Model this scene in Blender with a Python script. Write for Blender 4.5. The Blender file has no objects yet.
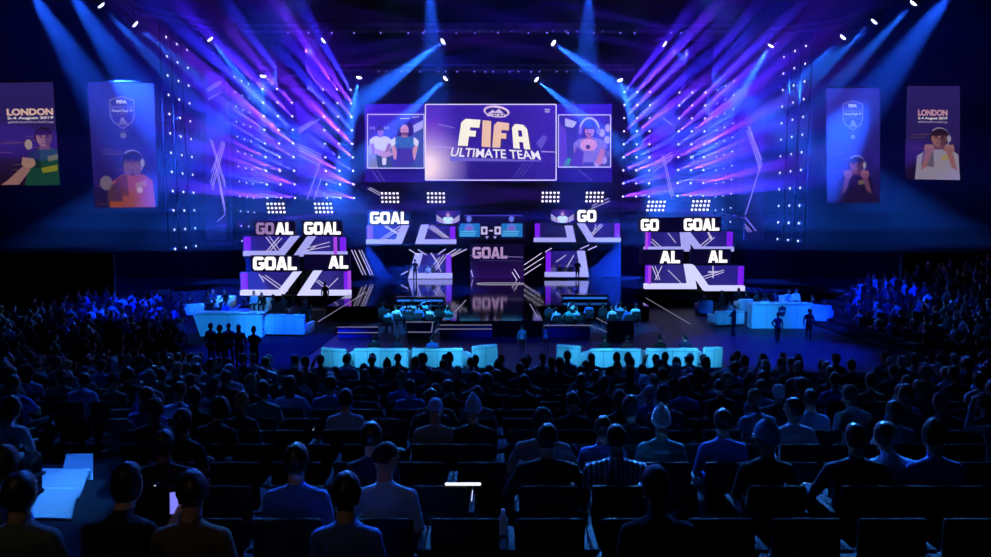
import bpy, bmesh, math, random
import numpy as np
from mathutils import Vector, Matrix, Euler
from math import sin, cos, pi, radians as R
rnd = random.Random(11)
SC = bpy.context.scene
COL = SC.collection
# ------------------------------------------------------------------ camera
F, CXP, CYP, CAMH = 700.0, 495.5, 278.5, 6.0
PITCH = math.atan(63.0 / F)
cd = bpy.data.cameras.new('camera'); cam = bpy.data.objects.new('camera', cd); COL.objects.link(cam)
cd.sensor_width = 36.0; cd.lens = F / 991.0 * 36.0; cd.clip_start = 0.1; cd.clip_end = 300
cam.location = (0, 0, CAMH); cam.rotation_euler = (pi / 2 - PITCH, 0, 0)
SC.camera = cam
CP, SP = cos(PITCH), sin(PITCH)

def at(px, py, Y):
    """the point of the hall seen at (px, py), on the upright plane Y metres ahead"""
    u = (px - CXP) / F; v = (CYP - py) / F
    t = Y / (CP + v * SP)
    return Vector((u * t, Y, CAMH + t * (v * CP - SP)))

def atz(px, py, z):
    u = (px - CXP) / F; v = (CYP - py) / F
    t = (z - CAMH) / (v * CP - SP)
    return Vector((u * t, t * (CP + v * SP), z))

def lin(c):
    return tuple(((x / 255.0) / 12.92 if x / 255.0 <= 0.04045 else ((x / 255.0 + 0.055) / 1.055) ** 2.4) for x in c)

# ------------------------------------------------------------------ materials
MATS = {}
def mat(name, rgb, rough=0.6, metal=0.0, var=0.12, scale=14.0, spec=0.5, bump=0.0):
    if name in MATS: return MATS[name]
    m = bpy.data.materials.new(name); m.use_nodes = True; nt = m.node_tree
    b = nt.nodes['Principled BSDF']
    b.inputs['Roughness'].default_value = rough; b.inputs['Metallic'].default_value = metal
    b.inputs['Specular IOR Level'].default_value = spec
    tc = nt.nodes.new('ShaderNodeTexCoord'); n = nt.nodes.new('ShaderNodeTexNoise')
    n.inputs['Scale'].default_value = scale; n.inputs['Detail'].default_value = 3
    nt.links.new(tc.outputs['Object'], n.inputs['Vector'])
    mx = nt.nodes.new('ShaderNodeMix'); mx.data_type = 'RGBA'
    mx.inputs['A'].default_value = (*[c * (1 - var) for c in rgb], 1)
    mx.inputs['B'].default_value = (*[min(1, c * (1 + var)) for c in rgb], 1)
    nt.links.new(n.outputs['Fac'], mx.inputs['Factor'])
    nt.links.new(mx.outputs['Result'], b.inputs['Base Color'])
    if bump:
        bp = nt.nodes.new('ShaderNodeBump'); bp.inputs['Strength'].default_value = bump
        nt.links.new(n.outputs['Fac'], bp.inputs['Height']); nt.links.new(bp.outputs['Normal'], b.inputs['Normal'])
    MATS[name] = m
    return m

def glow(name, rgb, strength=1.0):
    if name in MATS: return MATS[name]
    m = bpy.data.materials.new(name); m.use_nodes = True; nt = m.node_tree
    b = nt.nodes['Principled BSDF']
    b.inputs['Base Color'].default_value = (0.02, 0.02, 0.02, 1)
    b.inputs['Emission Color'].default_value = (*rgb, 1); b.inputs['Emission Strength'].default_value = strength
    MATS[name] = m
    return m

def screen_mat(name, strength=1.0):
    """an LED screen: what it shows is kept as a colour per corner, and the diodes give it off"""
    if name in MATS: return MATS[name]
    m = bpy.data.materials.new(name); m.use_nodes = True; nt = m.node_tree
    b = nt.nodes['Principled BSDF']; b.inputs['Base Color'].default_value = (0.01, 0.01, 0.012, 1)
    b.inputs['Roughness'].default_value = 0.5
    a = nt.nodes.new('ShaderNodeVertexColor'); a.layer_name = 'picture'
    nt.links.new(a.outputs['Color'], b.inputs['Emission Color'])
    b.inputs['Emission Strength'].default_value = strength
    MATS[name] = m
    return m

# ------------------------------------------------------------------ mesh building
class MB:
    def __init__(s): s.v = []; s.f = []; s.c = []; s.sm = []
    def poly(s, pts, col=None, smooth=False):
        i = len(s.v); s.v += [tuple(p) for p in pts]; s.f.append(tuple(range(i, i + len(pts))))
        s.c.append(col); s.sm.append(smooth)
    def mesh(s, V, Fs, smooth=False, col=None):
        i = len(s.v); s.v += [tuple(p) for p in V]
        for f in Fs: s.f.append(tuple(i + k for k in f)); s.c.append(col); s.sm.append(smooth)
    def box(s, lo, hi, M=None):
        x0, y0, z0 = lo; x1, y1, z1 = hi
        V = [Vector(p) for p in ((x0, y0, z0), (x1, y0, z0), (x1, y1, z0), (x0, y1, z0), (x0, y0, z1), (x1, y0, z1), (x1, y1, z1), (x0, y1, z1))]
        if M is not None: V = [M @ p for p in V]
        s.mesh(V, [(3, 2, 1, 0), (4, 5, 6, 7), (0, 1, 5, 4), (1, 2, 6, 5), (2, 3, 7, 6), (3, 0, 4, 7)])
    def rbox(s, lo, hi, r=0.04, seg=3, M=None):
        """box with rounded edges"""
        bm = bmesh.new(); bmesh.ops.create_cube(bm, size=1)
        for v in bm.verts:
            v.co = Vector([lo[i] + (v.co[i] + .5) * (hi[i] - lo[i]) for i in range(3)])
        bmesh.ops.bevel(bm, geom=bm.edges[:], offset=r, segments=seg, affect='EDGES', profile=.5)
        s.bm(bm, M, True)
    def bm(s, bm, M=None, smooth=False):
        bm.verts.ensure_lookup_table()
        V = [(M @ v.co if M is not None else v.co.copy()) for v in bm.verts]
        for i, v in enumerate(bm.verts): v.index = i
        s.mesh(V, [[v.index for v in f.verts] for f in bm.faces], smooth); bm.free()
    def tube(s, pts, r, n=8, cap=True, smooth=True):
        pts = [Vector(p) for p in pts]; rs = r if isinstance(r, (list, tuple)) else [r] * len(pts)
        V, Fs = [], []
        prev = None
        for k, p in enumerate(pts):
            d = (pts[min(k + 1, len(pts) - 1)] - pts[max(k - 1, 0)]).normalized()
            a = Vector((0, 0, 1)) if abs(d.z) < .9 else Vector((1, 0, 0))
            if prev is not None: a = prev
            x = (a - d * a.dot(d)).normalized(); y = d.cross(x); prev = x
            for j in range(n):
                t = 2 * pi * j / n; V.append(p + (x * cos(t) + y * sin(t)) * rs[k])
        for k in range(len(pts) - 1):
            for j in range(n):
                a, b = k * n + j, k * n + (j + 1) % n
                Fs.append((a, b, b + n, a + n))
        if cap:
            Fs.append(tuple(range(n - 1, -1, -1))); Fs.append(tuple(range((len(pts) - 1) * n, len(pts) * n)))
        s.mesh(V, Fs, smooth)
    def ball(s, c, r, M=None, u=12, w=8):
        rx, ry, rz = r if isinstance(r, (list, tuple)) else (r, r, r)
        V = [Vector((c[0], c[1], c[2] + rz))]
        for i in range(1, w):
            a = pi * i / w
            for j in range(u):
                t = 2 * pi * j / u
                V.append(Vector((c[0] + rx * sin(a) * cos(t), c[1] + ry * sin(a) * sin(t), c[2] + rz * cos(a))))
        V.append(Vector((c[0], c[1], c[2] - rz)))
        Fs = [(0, 1 + j, 1 + (j + 1) % u) for j in range(u)]
        for i in range(w - 2):
            for j in range(u):
                a, b = 1 + i * u + j, 1 + i * u + (j + 1) % u
                Fs.append((a, a + u, b + u, b))
        L = len(V) - 1; o = 1 + (w - 2) * u
        Fs += [(L, o + (j + 1) % u, o + j) for j in range(u)]
        if M is not None: V = [M @ p for p in V]
        s.mesh(V, Fs, True)
    def prism(s, pts, d):
        """outline pts (counter-clockwise seen from -Y) pushed back by the vector d"""
        d = Vector(d); P = [Vector(p) for p in pts]; n = len(P)
        s.mesh(P + [p + d for p in P], [tuple(range(n)), tuple(range(2 * n - 1, n - 1, -1))] + [(i, i + n, (i + 1) % n + n, (i + 1) % n) for i in range(n)])
    def data(s, name, m, fixn=False):
        me = bpy.data.meshes.new(name); me.from_pydata(s.v, [], s.f)
        me.polygons.foreach_set('use_smooth', s.sm)
        if any(c is not None for c in s.c):
            at_ = me.color_attributes.new('picture', 'FLOAT_COLOR', 'CORNER')
            k = 0
            for p, c in zip(me.polygons, s.c):
                for q, li in enumerate(p.loop_indices):
                    cc = c if not (c and isinstance(c[0], (tuple, list))) else c[q]
                    cc = cc or (0, 0, 0)
                    at_.data[li].color = (cc[0], cc[1], cc[2], 1)
        for x in (m if isinstance(m, (list, tuple)) else [m]): me.materials.append(x)
        if fixn:
            b = bmesh.new(); b.from_mesh(me); bmesh.ops.recalc_face_normals(b, faces=b.faces[:]); b.to_mesh(me); b.free()
        me.update()
        return me
    def build(s, name, m, parent=None, M=None, fixn=False):
        o = bpy.data.objects.new(name, s.data(name, m, fixn)); COL.objects.link(o)
        if M is not None: o.matrix_local = M
        if parent is not None: o.parent = parent
        return o

def tag(o, label, cat, group=None, kind=None):
    o['label'] = label; o['category'] = cat
    if group: o['group'] = group
    if kind: o['kind'] = kind
    return o
def struct(o, label=None):
    o['kind'] = 'structure'
    if label: o['label'] = label
    return o
def empty(name, loc, label, cat, group=None, rz=0.0):
    o = bpy.data.objects.new(name, None); COL.objects.link(o); o.location = loc; o.rotation_euler = (0, 0, rz)
    o.empty_display_size = .2
    return tag(o, label, cat, group)
def copy_tree(o, parent=None):
    c = o.copy(); COL.objects.link(c)
    if parent is not None: c.parent = parent
    for ch in list(o.children):
        copy_tree(ch, c)
    return c
ORD = ['', 'first', 'second', 'third', 'fourth', 'fifth', 'sixth', 'seventh', 'eighth', 'ninth', 'tenth', 'eleventh', 'twelfth', 'thirteenth',
       'fourteenth', 'fifteenth', 'sixteenth', 'seventeenth', 'eighteenth', 'nineteenth', 'twentieth']
ORD += ['twenty-' + w for w in ORD[1:10]] + ['thirtieth'] + ['thirty-' + w for w in ORD[1:10]] + ['fortieth'] + ['forty-' + w for w in ORD[1:10]]

# ------------------------------------------------------------------ lettering
FONT_CACHE = {}
def text_mesh(txt, bold=0.0):
    """2-D outline triangles of a line of text, scaled to a unit box: verts in [0,1]x[0,1]"""
    key = (txt, bold)
    if key in FONT_CACHE: return FONT_CACHE[key]
    cu = bpy.data.curves.new('lettering', 'FONT'); cu.body = txt; cu.offset = bold; cu.resolution_u = 3
    ob = bpy.data.objects.new('lettering', cu); COL.objects.link(ob)
    dg = bpy.context.evaluated_depsgraph_get(); dg.update()
    me = bpy.data.meshes.new_from_object(ob.evaluated_get(dg))
    V = np.array([v.co[:2] for v in me.vertices]); Fs = [tuple(p.vertices) for p in me.polygons]
    bpy.data.objects.remove(ob); bpy.data.curves.remove(cu); bpy.data.meshes.remove(me)
    lo = V.min(0); hi = V.max(0)
    res = ([tuple((v - lo) / (hi - lo)) for v in V], Fs)
    FONT_CACHE[key] = res
    return res
def rectp(x0, y0, x1, y1): return [(x0, y0), (x1, y0), (x1, y1), (x0, y1)]
def block_glyph(ch):
    """heavy squared display capitals as polygons in a unit box"""
    t, th, c = .30, .24, .16
    O = [(c, 0), (1 - c, 0), (1, c), (1, 1 - c), (1 - c, 1), (c, 1), (0, 1 - c), (0, c)]
    k = .04
    I = [(t + k, th), (1 - t - k, th), (1 - t, th + k), (1 - t, 1 - th - k), (1 - t - k, 1 - th), (t + k, 1 - th), (t, 1 - th - k), (t, th + k)]
    ring = [[O[i], O[(i + 1) % 8], I[(i + 1) % 8], I[i]] for i in range(8)]
    if ch == 'O': return ring
    if ch == 'G':
        r = [q for i, q in enumerate(ring) if i not in (2,)]
        r.append(rectp(1 - t, .1, 1, .50)); r.append(rectp(.52, .40, 1, .58)); return r
    if ch == 'A':
        return [[(0, 0), (t, 0), (.60, 1), (.33, 1)], [(1 - t, 0), (1, 0), (.67, 1), (.40, 1)], rectp(.2, .18, .8, .40)]
    if ch == 'a':   # the rounded A of the big logo
        return [[(0, 0), (.38, 0), (.38, 1), (.22, 1), (0, .84)], [(.62, 0), (1, 0), (1, .84), (.78, 1), (.62, 1)], rectp(.3, .76, .7, 1), rectp(.3, .28, .7, .50)]
    if ch == 'L': return [rectp(0, 0, t + .06, 1), rectp(0, 0, 1, th)]
    if ch == 'F': return [[(0, 0), (.52, 0), (.52, 1), (.2, 1), (0, .86)], [(.3, .70), (1, .70), (1, 1), (.3, 1)], rectp(.3, .36, .86, .58)]
    if ch == 'I': return [rectp(0, 0, 1, 1)]
    return []
def quad_map(Q, u, v):
    """bilinear: Q = TL, TR, BR, BL pixel corners, (u, v) in the unit box with v up"""
    TL, TR, BR, BL = [Vector((q[0], q[1])) for q in Q]
    return (BL * (1 - u) + BR * u) * (1 - v) + (TL * (1 - u) + TR * u) * v
def block_word(mb, word, Q, Y, col=None, widths=None, gap=.06, depth=0.0):
    ws = widths or [{'I': .42, 'L': .8}.get(c, 1.0) for c in word]
    tot = sum(ws) + gap * (len(word) - 1); x = 0
    for ch, w in zip(word, ws):
        for pg in block_glyph(ch):
            P = []
            for (gx, gy) in pg:
                q = quad_map(Q, (x + gx * w) / tot, gy); P.append(at(q.x, q.y, Y))
            if depth: mb.prism(P, (0, depth, 0))
            else: mb.poly(P, col)
        x += w + gap
def text_quad(mb, txt, Q, Y, col=None, bold=.02):
    V, Fs = text_mesh(txt, bold)
    P = []
    for (u, v) in V:
        q = quad_map(Q, u, v); P.append(at(q.x, q.y, Y))
    for f in Fs: mb.poly([P[i] for i in f], col)
def line_px(mb, a, b, w, Y, col=None):
    """thin straight light line between two points, w pixels wide at that distance"""
    A, B = Vector(a), Vector(b); n = Vector((-(B - A).y, (B - A).x)).normalized() * w / 2
    mb.poly([at(*(A - n), Y), at(*(B - n), Y), at(*(B + n), Y), at(*(A + n), Y)], col)
def shape(mb, pts, Y, col): mb.poly([at(x, y, Y) for x, y in pts], col)
def ell(cx, cy, rx, ry, n=14, a0=0.0, a1=2 * pi, rot=0.0):
    full = abs(a1 - a0 - 2 * pi) < 1e-6
    out = []
    for i in range(n if full else n + 1):
        t = a0 + (a1 - a0) * i / n
        x, y = rx * cos(t), ry * sin(t)
        out.append((cx + x * cos(rot) - y * sin(rot), cy + x * sin(rot) + y * cos(rot)))
    return out
def gradient(mb, x0, y0, x1, y1, Y, fn, nx=16, ny=10, M=None):
    P = M or (lambda u, v: at(x0 + (x1 - x0) * u, y0 + (y1 - y0) * v, Y))
    for i in range(nx):
        for j in range(ny):
            c = [(i / nx, j / ny), ((i + 1) / nx, j / ny), ((i + 1) / nx, (j + 1) / ny), (i / nx, (j + 1) / ny)]
            c = [c[3], c[2], c[1], c[0]]
            mb.poly([P(*q) for q in c], [lin(fn(*q)) for q in c])
from mathutils import noise
# ------------------------------------------------------------------ people
PM_SKIN, PM_SHIRT, PM_LEGS, PM_SHOES, PM_DARK, PM_LIPS, PM_FORE = range(7)

class Figure:
    """prims are overlapping rounded volumes that one remesh fuses into a single continuous body"""
    def __init__(s): s.mb = MB(); s.pr = []
    def cap(s, a, b, ra, rb, m, n=10):
        a, b = Vector(a), Vector(b)
        s.mb.tube([a, b], [ra, rb], n); s.mb.ball(a, ra, u=n, w=7); s.mb.ball(b, rb, u=n, w=7)
        s.pr.append((np.array(a), np.array(b), ra, rb, m))
    def blob(s, c, r, m, M=None, rr=None):
        s.mb.ball((0, 0, 0) if M is not None else c, r, M, 16, 12)
        c2 = np.array((M @ Vector((0, 0, 0))) if M is not None else c); q = min(r) if isinstance(r, (tuple, list)) else r
        s.pr.append((c2, c2, rr or q, rr or q, m))
    def loft(s, rings, M, n=18):
        V, Fs = [], []
        for (h, a, b, yo) in rings:
            for j in range(n):
                t = 2 * pi * j / n
                V.append(M @ Vector((a * cos(t), yo + b * sin(t), h)))
        for k in range(len(rings) - 1):
            for j in range(n):
                p, q = k * n + j, k * n + (j + 1) % n; Fs.append((p, q, q + n, p + n))
        Fs.append(tuple(range(n - 1, -1, -1))); Fs.append(tuple(range((len(rings) - 1) * n, len(rings) * n)))
        s.mb.mesh(V, Fs)

def hand(f, wrist, d, up, side, curl=.5):
    """palm, four unequal bent fingers and a thumb from the palm's side; d along the forearm, up = back of the hand"""
    d = Vector(d).normalized(); up = (Vector(up) - d * Vector(up).dot(d)).normalized(); sd = d.cross(up) * side
    w = Vector(wrist)
    Mx = Matrix((sd, d, up)).transposed().to_4x4(); Mx.translation = w + d * .05
    f.blob(None, (.040, .055, .017), PM_SKIN, Mx, .03)
    for k, (ln, off) in enumerate(((.066, -.030), (.076, -.010), (.070, .010), (.056, .030))):
        b = w + d * .085 + sd * off
        d1 = (d * cos(curl * .7) - up * sin(curl * .7)).normalized(); d2 = (d * cos(curl * 1.7) - up * sin(curl * 1.7)).normalized()
        m = b + d1 * ln * .55; e = m + d2 * ln * .5
        f.cap(b, m, .0095, .0088, PM_SKIN, 7); f.cap(m, e, .0088, .0075, PM_SKIN, 7)
    b = w + d * .03 - sd * .034; m = b + (d * .6 - sd * .7 - up * .2).normalized() * .042; e = m + (d * .9 - up * .3).normalized() * .032
    f.cap(b, m, .012, .0105, PM_SKIN, 7); f.cap(m, e, .0105, .008, PM_SKIN, 7)

ARMS = {  # elbow, wrist in upper-body coordinates (out to the side, forward, above the hip)
    'lap': ((.245, .02, .17), (.10, .25, .04)), 'knees': ((.25, .20, .15), (.10, .40, .10)), 'crossed': ((.25, .10, .19), (-.07, .21, .23)),
    'phone': ((.235, .08, .17), (.07, .27, .30)), 'behind': ((.34, .06, .64), (.10, -.075, .76)), 'chin': ((.20, .20, .22), (.05, .17, .52)),
    'up': ((.29, .14, .40), (.21, .20, .66)), 'rest': ((.29, .03, .18), (.29, .28, .15)), 'side': ((.26, .0, .16), (.25, .04, -.08)),
    'hold': ((.27, .10, .20), (.22, .26, .42)), 'hips': ((.34, -.03, .20), (.19, .02, .03))}

def make_figure(sit=True, lean=0.0, yaw=0.0, nod=0.0, arms=('lap', 'lap'), width=1.0, stride=0.0, spread=.11):
    f = Figure()
    hz = .535 if sit else .93
    U = Matrix.Translation((0, 0, hz)) @ Matrix.Rotation(-lean, 4, 'X')
    W = width
    f.loft([(-.085, .10, .08, 0), (-.07, .150, .105, 0), (.0, .165 * W, .118, 0), (.10, .155 * W, .112, .005), (.20, .15 * W, .105, .01), (.32, .172 * W, .115, .01),
            (.41, .185 * W, .112, 0), (.455, .165 * W, .095, -.005), (.495, .10, .075, -.01), (.525, .062, .062, -.01)], U)
    for h, a in ((.0, .10), (.12, .10), (.25, .10), (.36, .10)):
        for x in (-.07, 0, .07): q = np.array(U @ Vector((x, 0, h))); f.pr.append((q, q, a, a, PM_SHIRT))
    # neck and head
    hc = U @ Vector((0, .022, .69)); nb = U @ Vector((0, -.012, .47))
    H = Matrix.Translation(hc) @ Matrix.Rotation(yaw, 4, 'Z') @ Matrix.Rotation(-lean * .45 - nod, 4, 'X')
    f.cap(nb, H @ Vector((0, -.015, -.06)), .064, .056, PM_SKIN, 12); f.pr.pop()
    na = np.array(U @ Vector((0, -.008, .565))); f.pr.append((na, np.array(H @ Vector((0, -.015, -.06))), .060, .056, PM_SKIN))
    for x in (-.05, 0, .05): q = np.array(U @ Vector((x, -.012, .495))); f.pr.append((q, q, .062, .062, PM_SHIRT))
    f.blob(None, (.080, .100, .115), PM_SKIN, H, .079)
    f.blob(None, (.056, .062, .06), PM_SKIN, H @ Matrix.Translation((0, .026, -.066)), .05)
    f.cap(H @ Vector((0, .088, .015)), H @ Vector((0, .110, -.028)), .010, .016, PM_SKIN, 8)
    f.blob(None, (.024, .010, .010), PM_LIPS, H @ Matrix.Translation((0, .083, -.066)), .004)
    f.cap(H @ Vector((-.045, .086, .036)), H @ Vector((.045, .086, .036)), .009, .009, PM_SKIN, 8)
    for s in (-1, 1):
        f.blob(None, (.0135, .012, .010), PM_DARK, H @ Matrix.Translation((s * .031, .083, .012)), .003)
        f.blob(None, (.010, .022, .032), PM_SKIN, H @ Matrix.Translation((s * .079, -.005, .0)), .012)
    # arms
    for s, kind in zip((-1, 1), arms):
        e, w = ARMS[kind]
        sh = U @ Vector((s * .178 * W, -.005, .415)); el = U @ Vector((s * e[0] * W, e[1], e[2])); wr = U @ Vector((s * w[0], w[1], w[2]))
        mid = sh.lerp(el, .72)
        f.cap(U @ Vector((s * .03, -.012, .49)), U @ Vector((s * .14 * W, -.01, .435)), .042, .05, PM_SHIRT)
        f.cap(U @ Vector((s * .13 * W, -.005, .43)), sh, .060, .062, PM_SHIRT); f.cap(sh, mid, .062, .049, PM_SHIRT, 12); f.cap(mid, el, .046, .042, PM_FORE, 12)
        f.cap(el, el.lerp(wr, .4), .043, .041, PM_FORE, 12); f.cap(el.lerp(wr, .4), wr, .041, .028, PM_FORE, 12)
        hand(f, wr, (wr - el), U.to_3x3() @ Vector((s * .3, .1, 1)), s, .35 if kind in ('lap', 'rest', 'side') else .9)
    # legs
    for k, s in enumerate((-1, 1)):
        hp = Vector((s * .085, 0, hz - .015))
        if sit:
            kn = Vector((s * (spread + .03), .44, .515)); an = Vector((s * (spread + .02), .46, .085))
        else:
            st = stride * s; kn = Vector((s * .095, .03 + st * .5, .50)); an = Vector((s * .10, st - .01, .09))
        f.cap(hp, hp.lerp(kn, .5), .092, .078, PM_LEGS, 12); f.cap(hp.lerp(kn, .5), kn, .078, .058, PM_LEGS, 12)
        f.cap(kn, kn.lerp(an, .35), .057, .058, PM_LEGS, 12); f.cap(kn.lerp(an, .35), an, .058, .040, PM_LEGS, 12)
        f.cap(an + Vector((0, -.03, -.045)), an + Vector((s * .02, .15, -.055)), .040, .032, PM_SHOES, 10)
    return f, H

def bake_figure(f, name, voxel, ratio):
    me = f.mb.data(name, [MATS_P['skin']])
    ob = bpy.data.objects.new(name, me); COL.objects.link(ob)
    m = ob.modifiers.new('fuse', 'REMESH'); m.mode = 'VOXEL'; m.voxel_size = voxel; m.use_smooth_shade = True
    s = ob.modifiers.new('soften', 'SMOOTH'); s.factor = .5; s.iterations = 2
    d = ob.modifiers.new('thin', 'DECIMATE'); d.ratio = ratio
    dg = bpy.context.evaluated_depsgraph_get(); dg.update()
    out = bpy.data.meshes.new_from_object(ob.evaluated_get(dg)); out.name = name
    bpy.data.objects.remove(ob); bpy.data.meshes.remove(me)
    n = len(out.polygons); cen = np.empty(n * 3); out.polygons.foreach_get('center', cen); cen = cen.reshape(-1, 3)
    best = np.full(n, 1e9); idx = np.zeros(n, int)
    for (a, b, ra, rb, m_) in f.pr:
        ab = b - a; L = float(ab @ ab)
        t = np.clip(((cen - a) @ ab) / L, 0, 1) if L > 1e-9 else np.zeros(n)
        dist = np.linalg.norm(cen - (a + t[:, None] * ab), axis=1) - (ra + (rb - ra) * t)
        k = dist < best; best[k] = dist[k]; idx[k] = m_
    out.materials.clear()
    for x in ('skin', 'shirt', 'legs', 'shoes', 'dark', 'lips', 'skin'): out.materials.append(MATS_P[x])
    out.polygons.foreach_set('material_index', idx.astype('i4')); out.polygons.foreach_set('use_smooth', [True] * n)
    out.update()
    return out

def hair_mesh(kind, seed=0):
    """hair or headwear in head coordinates (face towards +Y), a closed shell a little larger than the skull"""
    r2 = random.Random(seed); mb = MB(); U, Wn = 36, 26
    def shell(front, low, thick, back=0.0, rough=.0, ztop=0.0):
        V = []
        for i in range(Wn + 1):
            a = pi * i / Wn
            for j in range(U):
                t = 2 * pi * j / U
                n = Vector((sin(a) * cos(t), sin(a) * sin(t), cos(a)))
                inside = n.z > (front if n.y > .25 else low + (front - low) * max(0, (n.y + .35) / .6) if n.y > -.35 else low)
                k = 1 + (thick + (back if n.y < 0 else 0) + rough * (1.3 * noise.noise(n * 5 + Vector((seed, 0, 0))) + .9 * noise.noise(Vector((n.x * 16, n.y * 16, n.z * 5 + seed))))) if inside else .88
                V.append(Vector((n.x * .083 * k, n.y * .102 * k - .004, n.z * .117 * k + (ztop * max(0, n.z) if inside else 0))))
        Fs = []
        for i in range(Wn):
            for j in range(U):
                p, q = i * U + j, i * U + (j + 1) % U; Fs.append((p, p + U, q + U, q))
        mb.mesh(V, Fs, True)
    if kind == 'short': shell(.50, -.55, .10, .04, .035)
    elif kind == 'cropped': shell(.55, -.50, .05, .01, .012)
    elif kind == 'afro': shell(.35, -.6, .28, .08, .05)
    elif kind == 'quiff': shell(.52, -.55, .11, .06, .05, .03)
    elif kind in ('long', 'bun', 'ponytail'):
        shell(.42, -.75, .08, .06, .02)
        if kind == 'long': mb.ball((0, -.062, -.12), (.078, .045, .15), u=16, w=12)
        if kind == 'bun': mb.ball((0, -.09, .075), (.045, .04, .042))
        if kind == 'ponytail': mb.tube([(0, -.10, .04), (0, -.145, .0), (0, -.14, -.12), (0, -.12, -.19)], [.022, .03, .026, .006], 10)
    elif kind == 'cap':
        shell(.28, -.05, .085, .02)
        mb.mesh([(x, y, z) for z in (.038, .030) for (x, y) in ((-.07, .06), (-.06, .15), (0, .175), (.06, .15), (.07, .06))],
                [(0, 1, 2, 3, 4), (9, 8, 7, 6, 5), (0, 5, 6, 1), (1, 6, 7, 2), (2, 7, 8, 3), (3, 8, 9, 4), (4, 9, 5, 0)], True)
    elif kind == 'beanie':
        shell(.22, -.25, .13, .03, .0, .035); mb.ball((0, -.01, .17), .024)
        mb.tube([(.089 * cos(t), .108 * sin(t) - .004, .012 - .02 * (sin(t) < 0)) for t in [2 * pi * i / 24 for i in range(25)]], .013, 6)
    elif kind == 'hood':
        shell(.62, -.9, .16, .10, .02); mb.ball((0, -.07, -.12), (.095, .06, .07), u=16, w=10)
    return mb
def headphones_mesh():
    mb = MB(); mb.tube([(.094 * cos(t), 0, .132 * sin(t)) for t in [pi * i / 14 for i in range(15)]], .009, 8)
    for s in (-1, 1): mb.ball((s * .092, 0, 0), (.022, .036, .042))
    return mb

MATS_P = {'skin': mat('skin_light', (.56, .33, .24), .55), 'shirt': mat('cloth_black', (.007, .007, .010), .85), 'legs': mat('denim_dark', (.008, .011, .028), .85),
          'shoes': mat('shoe_black', (.02, .02, .022), .5), 'dark': mat('eye_dark', (.02, .015, .015), .3), 'lips': mat('lips', (.42, .17, .15), .5)}
SKINS = [mat('skin_light', (.56, .33, .24)), mat('skin_tan', (.42, .24, .16), .55), mat('skin_brown', (.22, .12, .075), .55), mat('skin_deep', (.11, .06, .04), .55)]
SHIRTS = {'black': mat('cloth_black', (.007, .007, .010), .85), 'charcoal': mat('cloth_charcoal', (.02, .021, .026), .85), 'navy': mat('cloth_navy', (.010, .016, .06), .85),
          'grey': mat('cloth_grey', (.22, .23, .25), .85), 'white': mat('cloth_white', (.75, .76, .78), .8), 'light blue': mat('cloth_light_blue', (.30, .48, .75), .85),
          'blue': mat('cloth_blue', (.06, .16, .55), .85), 'maroon': mat('cloth_maroon', (.12, .015, .025), .85), 'teal': mat('cloth_teal', (.05, .30, .32), .85),
          'brown': mat('cloth_brown', (.16, .11, .07), .85), 'grey-green': mat('cloth_grey_green', (.14, .18, .16), .85)}
HAIRC = {'black': mat('hair_black', (.010, .009, .009), .45, scale=60), 'brown': mat('hair_brown', (.05, .028, .016), .45, scale=60), 'fair': mat('hair_fair', (.32, .21, .10), .5, scale=60),
         'grey': mat('hair_grey', (.30, .30, .31), .5, scale=60)}
def striped(name, a, b, n):
    m = mat(name, a, .85); nt = m.node_tree; bs = nt.nodes['Principled BSDF']
    tc = nt.nodes.new('ShaderNodeTexCoord'); w = nt.nodes.new('ShaderNodeTexWave'); w.inputs['Scale'].default_value = n; w.bands_direction = 'X'
    cr = nt.nodes.new('ShaderNodeValToRGB'); cr.color_ramp.elements[0].color = (*a, 1); cr.color_ramp.elements[1].color = (*b, 1)
    cr.color_ramp.elements[0].position = .42; cr.color_ramp.elements[1].position = .58
    nt.links.new(tc.outputs['Object'], w.inputs['Vector']); nt.links.new(w.outputs['Fac'], cr.inputs['Fac']); nt.links.new(cr.outputs['Color'], bs.inputs['Base Color'])
    return m
SHIRTS['striped'] = striped('cloth_striped', (.10, .12, .22), (.60, .66, .78), 7.0)

POSES = {}
def pose(name, near=True, far=True, **kw):
    f, H = make_figure(**kw)
    p = {'H': H}
    if near: p['near'] = bake_figure(f, 'person_' + name, .0075, .32)
    p['far'] = bake_figure(f, 'person_far_' + name, .0105, .14)
    POSES[name] = p
pose('upright', arms=('lap', 'lap')); pose('forward', lean=.42, nod=-.25, arms=('knees', 'knees')); pose('back', lean=-.10, arms=('crossed', 'crossed'))
pose('left', yaw=.75, arms=('lap', 'rest')); pose('right', yaw=-.7, arms=('rest', 'lap'), lean=.06); pose('phone', nod=.42, lean=.08, arms=('phone', 'phone'))
pose('chin', lean=.25, nod=.05, arms=('lap', 'chin')); pose('behind', lean=-.12, arms=('behind', 'behind')); pose('wide', width=1.2, arms=('rest', 'rest'))
pose('slim', width=.88, arms=('crossed', 'lap'), nod=.1); pose('up', arms=('up', 'lap'), near=True)
pose('phone_left', nod=.30, yaw=.45, lean=.02, arms=('hold', 'lap')); pose('stand', sit=False, arms=('side', 'side'), near=False); pose('stand_folded', sit=False, arms=('crossed', 'crossed'), near=False, yaw=.3)
pose('stand_hips', sit=False, arms=('hips', 'side'), near=False, stride=.1); pose('stand_up', sit=False, arms=('side', 'up'), near=False, stride=.14)
HAIRS = {}
for i, k in enumerate(('short', 'cropped', 'afro', 'quiff', 'long', 'bun', 'ponytail', 'cap', 'beanie', 'hood')): HAIRS[k] = hair_mesh(k, i).data('hair_' + k, HAIRC['black'])
HEADPHONES = headphones_mesh().data('headphones', SHIRTS['black'])
HATS = {'cap': 'cap', 'beanie': 'beanie', 'hood': 'hood'}
def set_slot(o, i, m):
    o.material_slots[i].link = 'OBJECT'; o.material_slots[i].material = m
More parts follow.
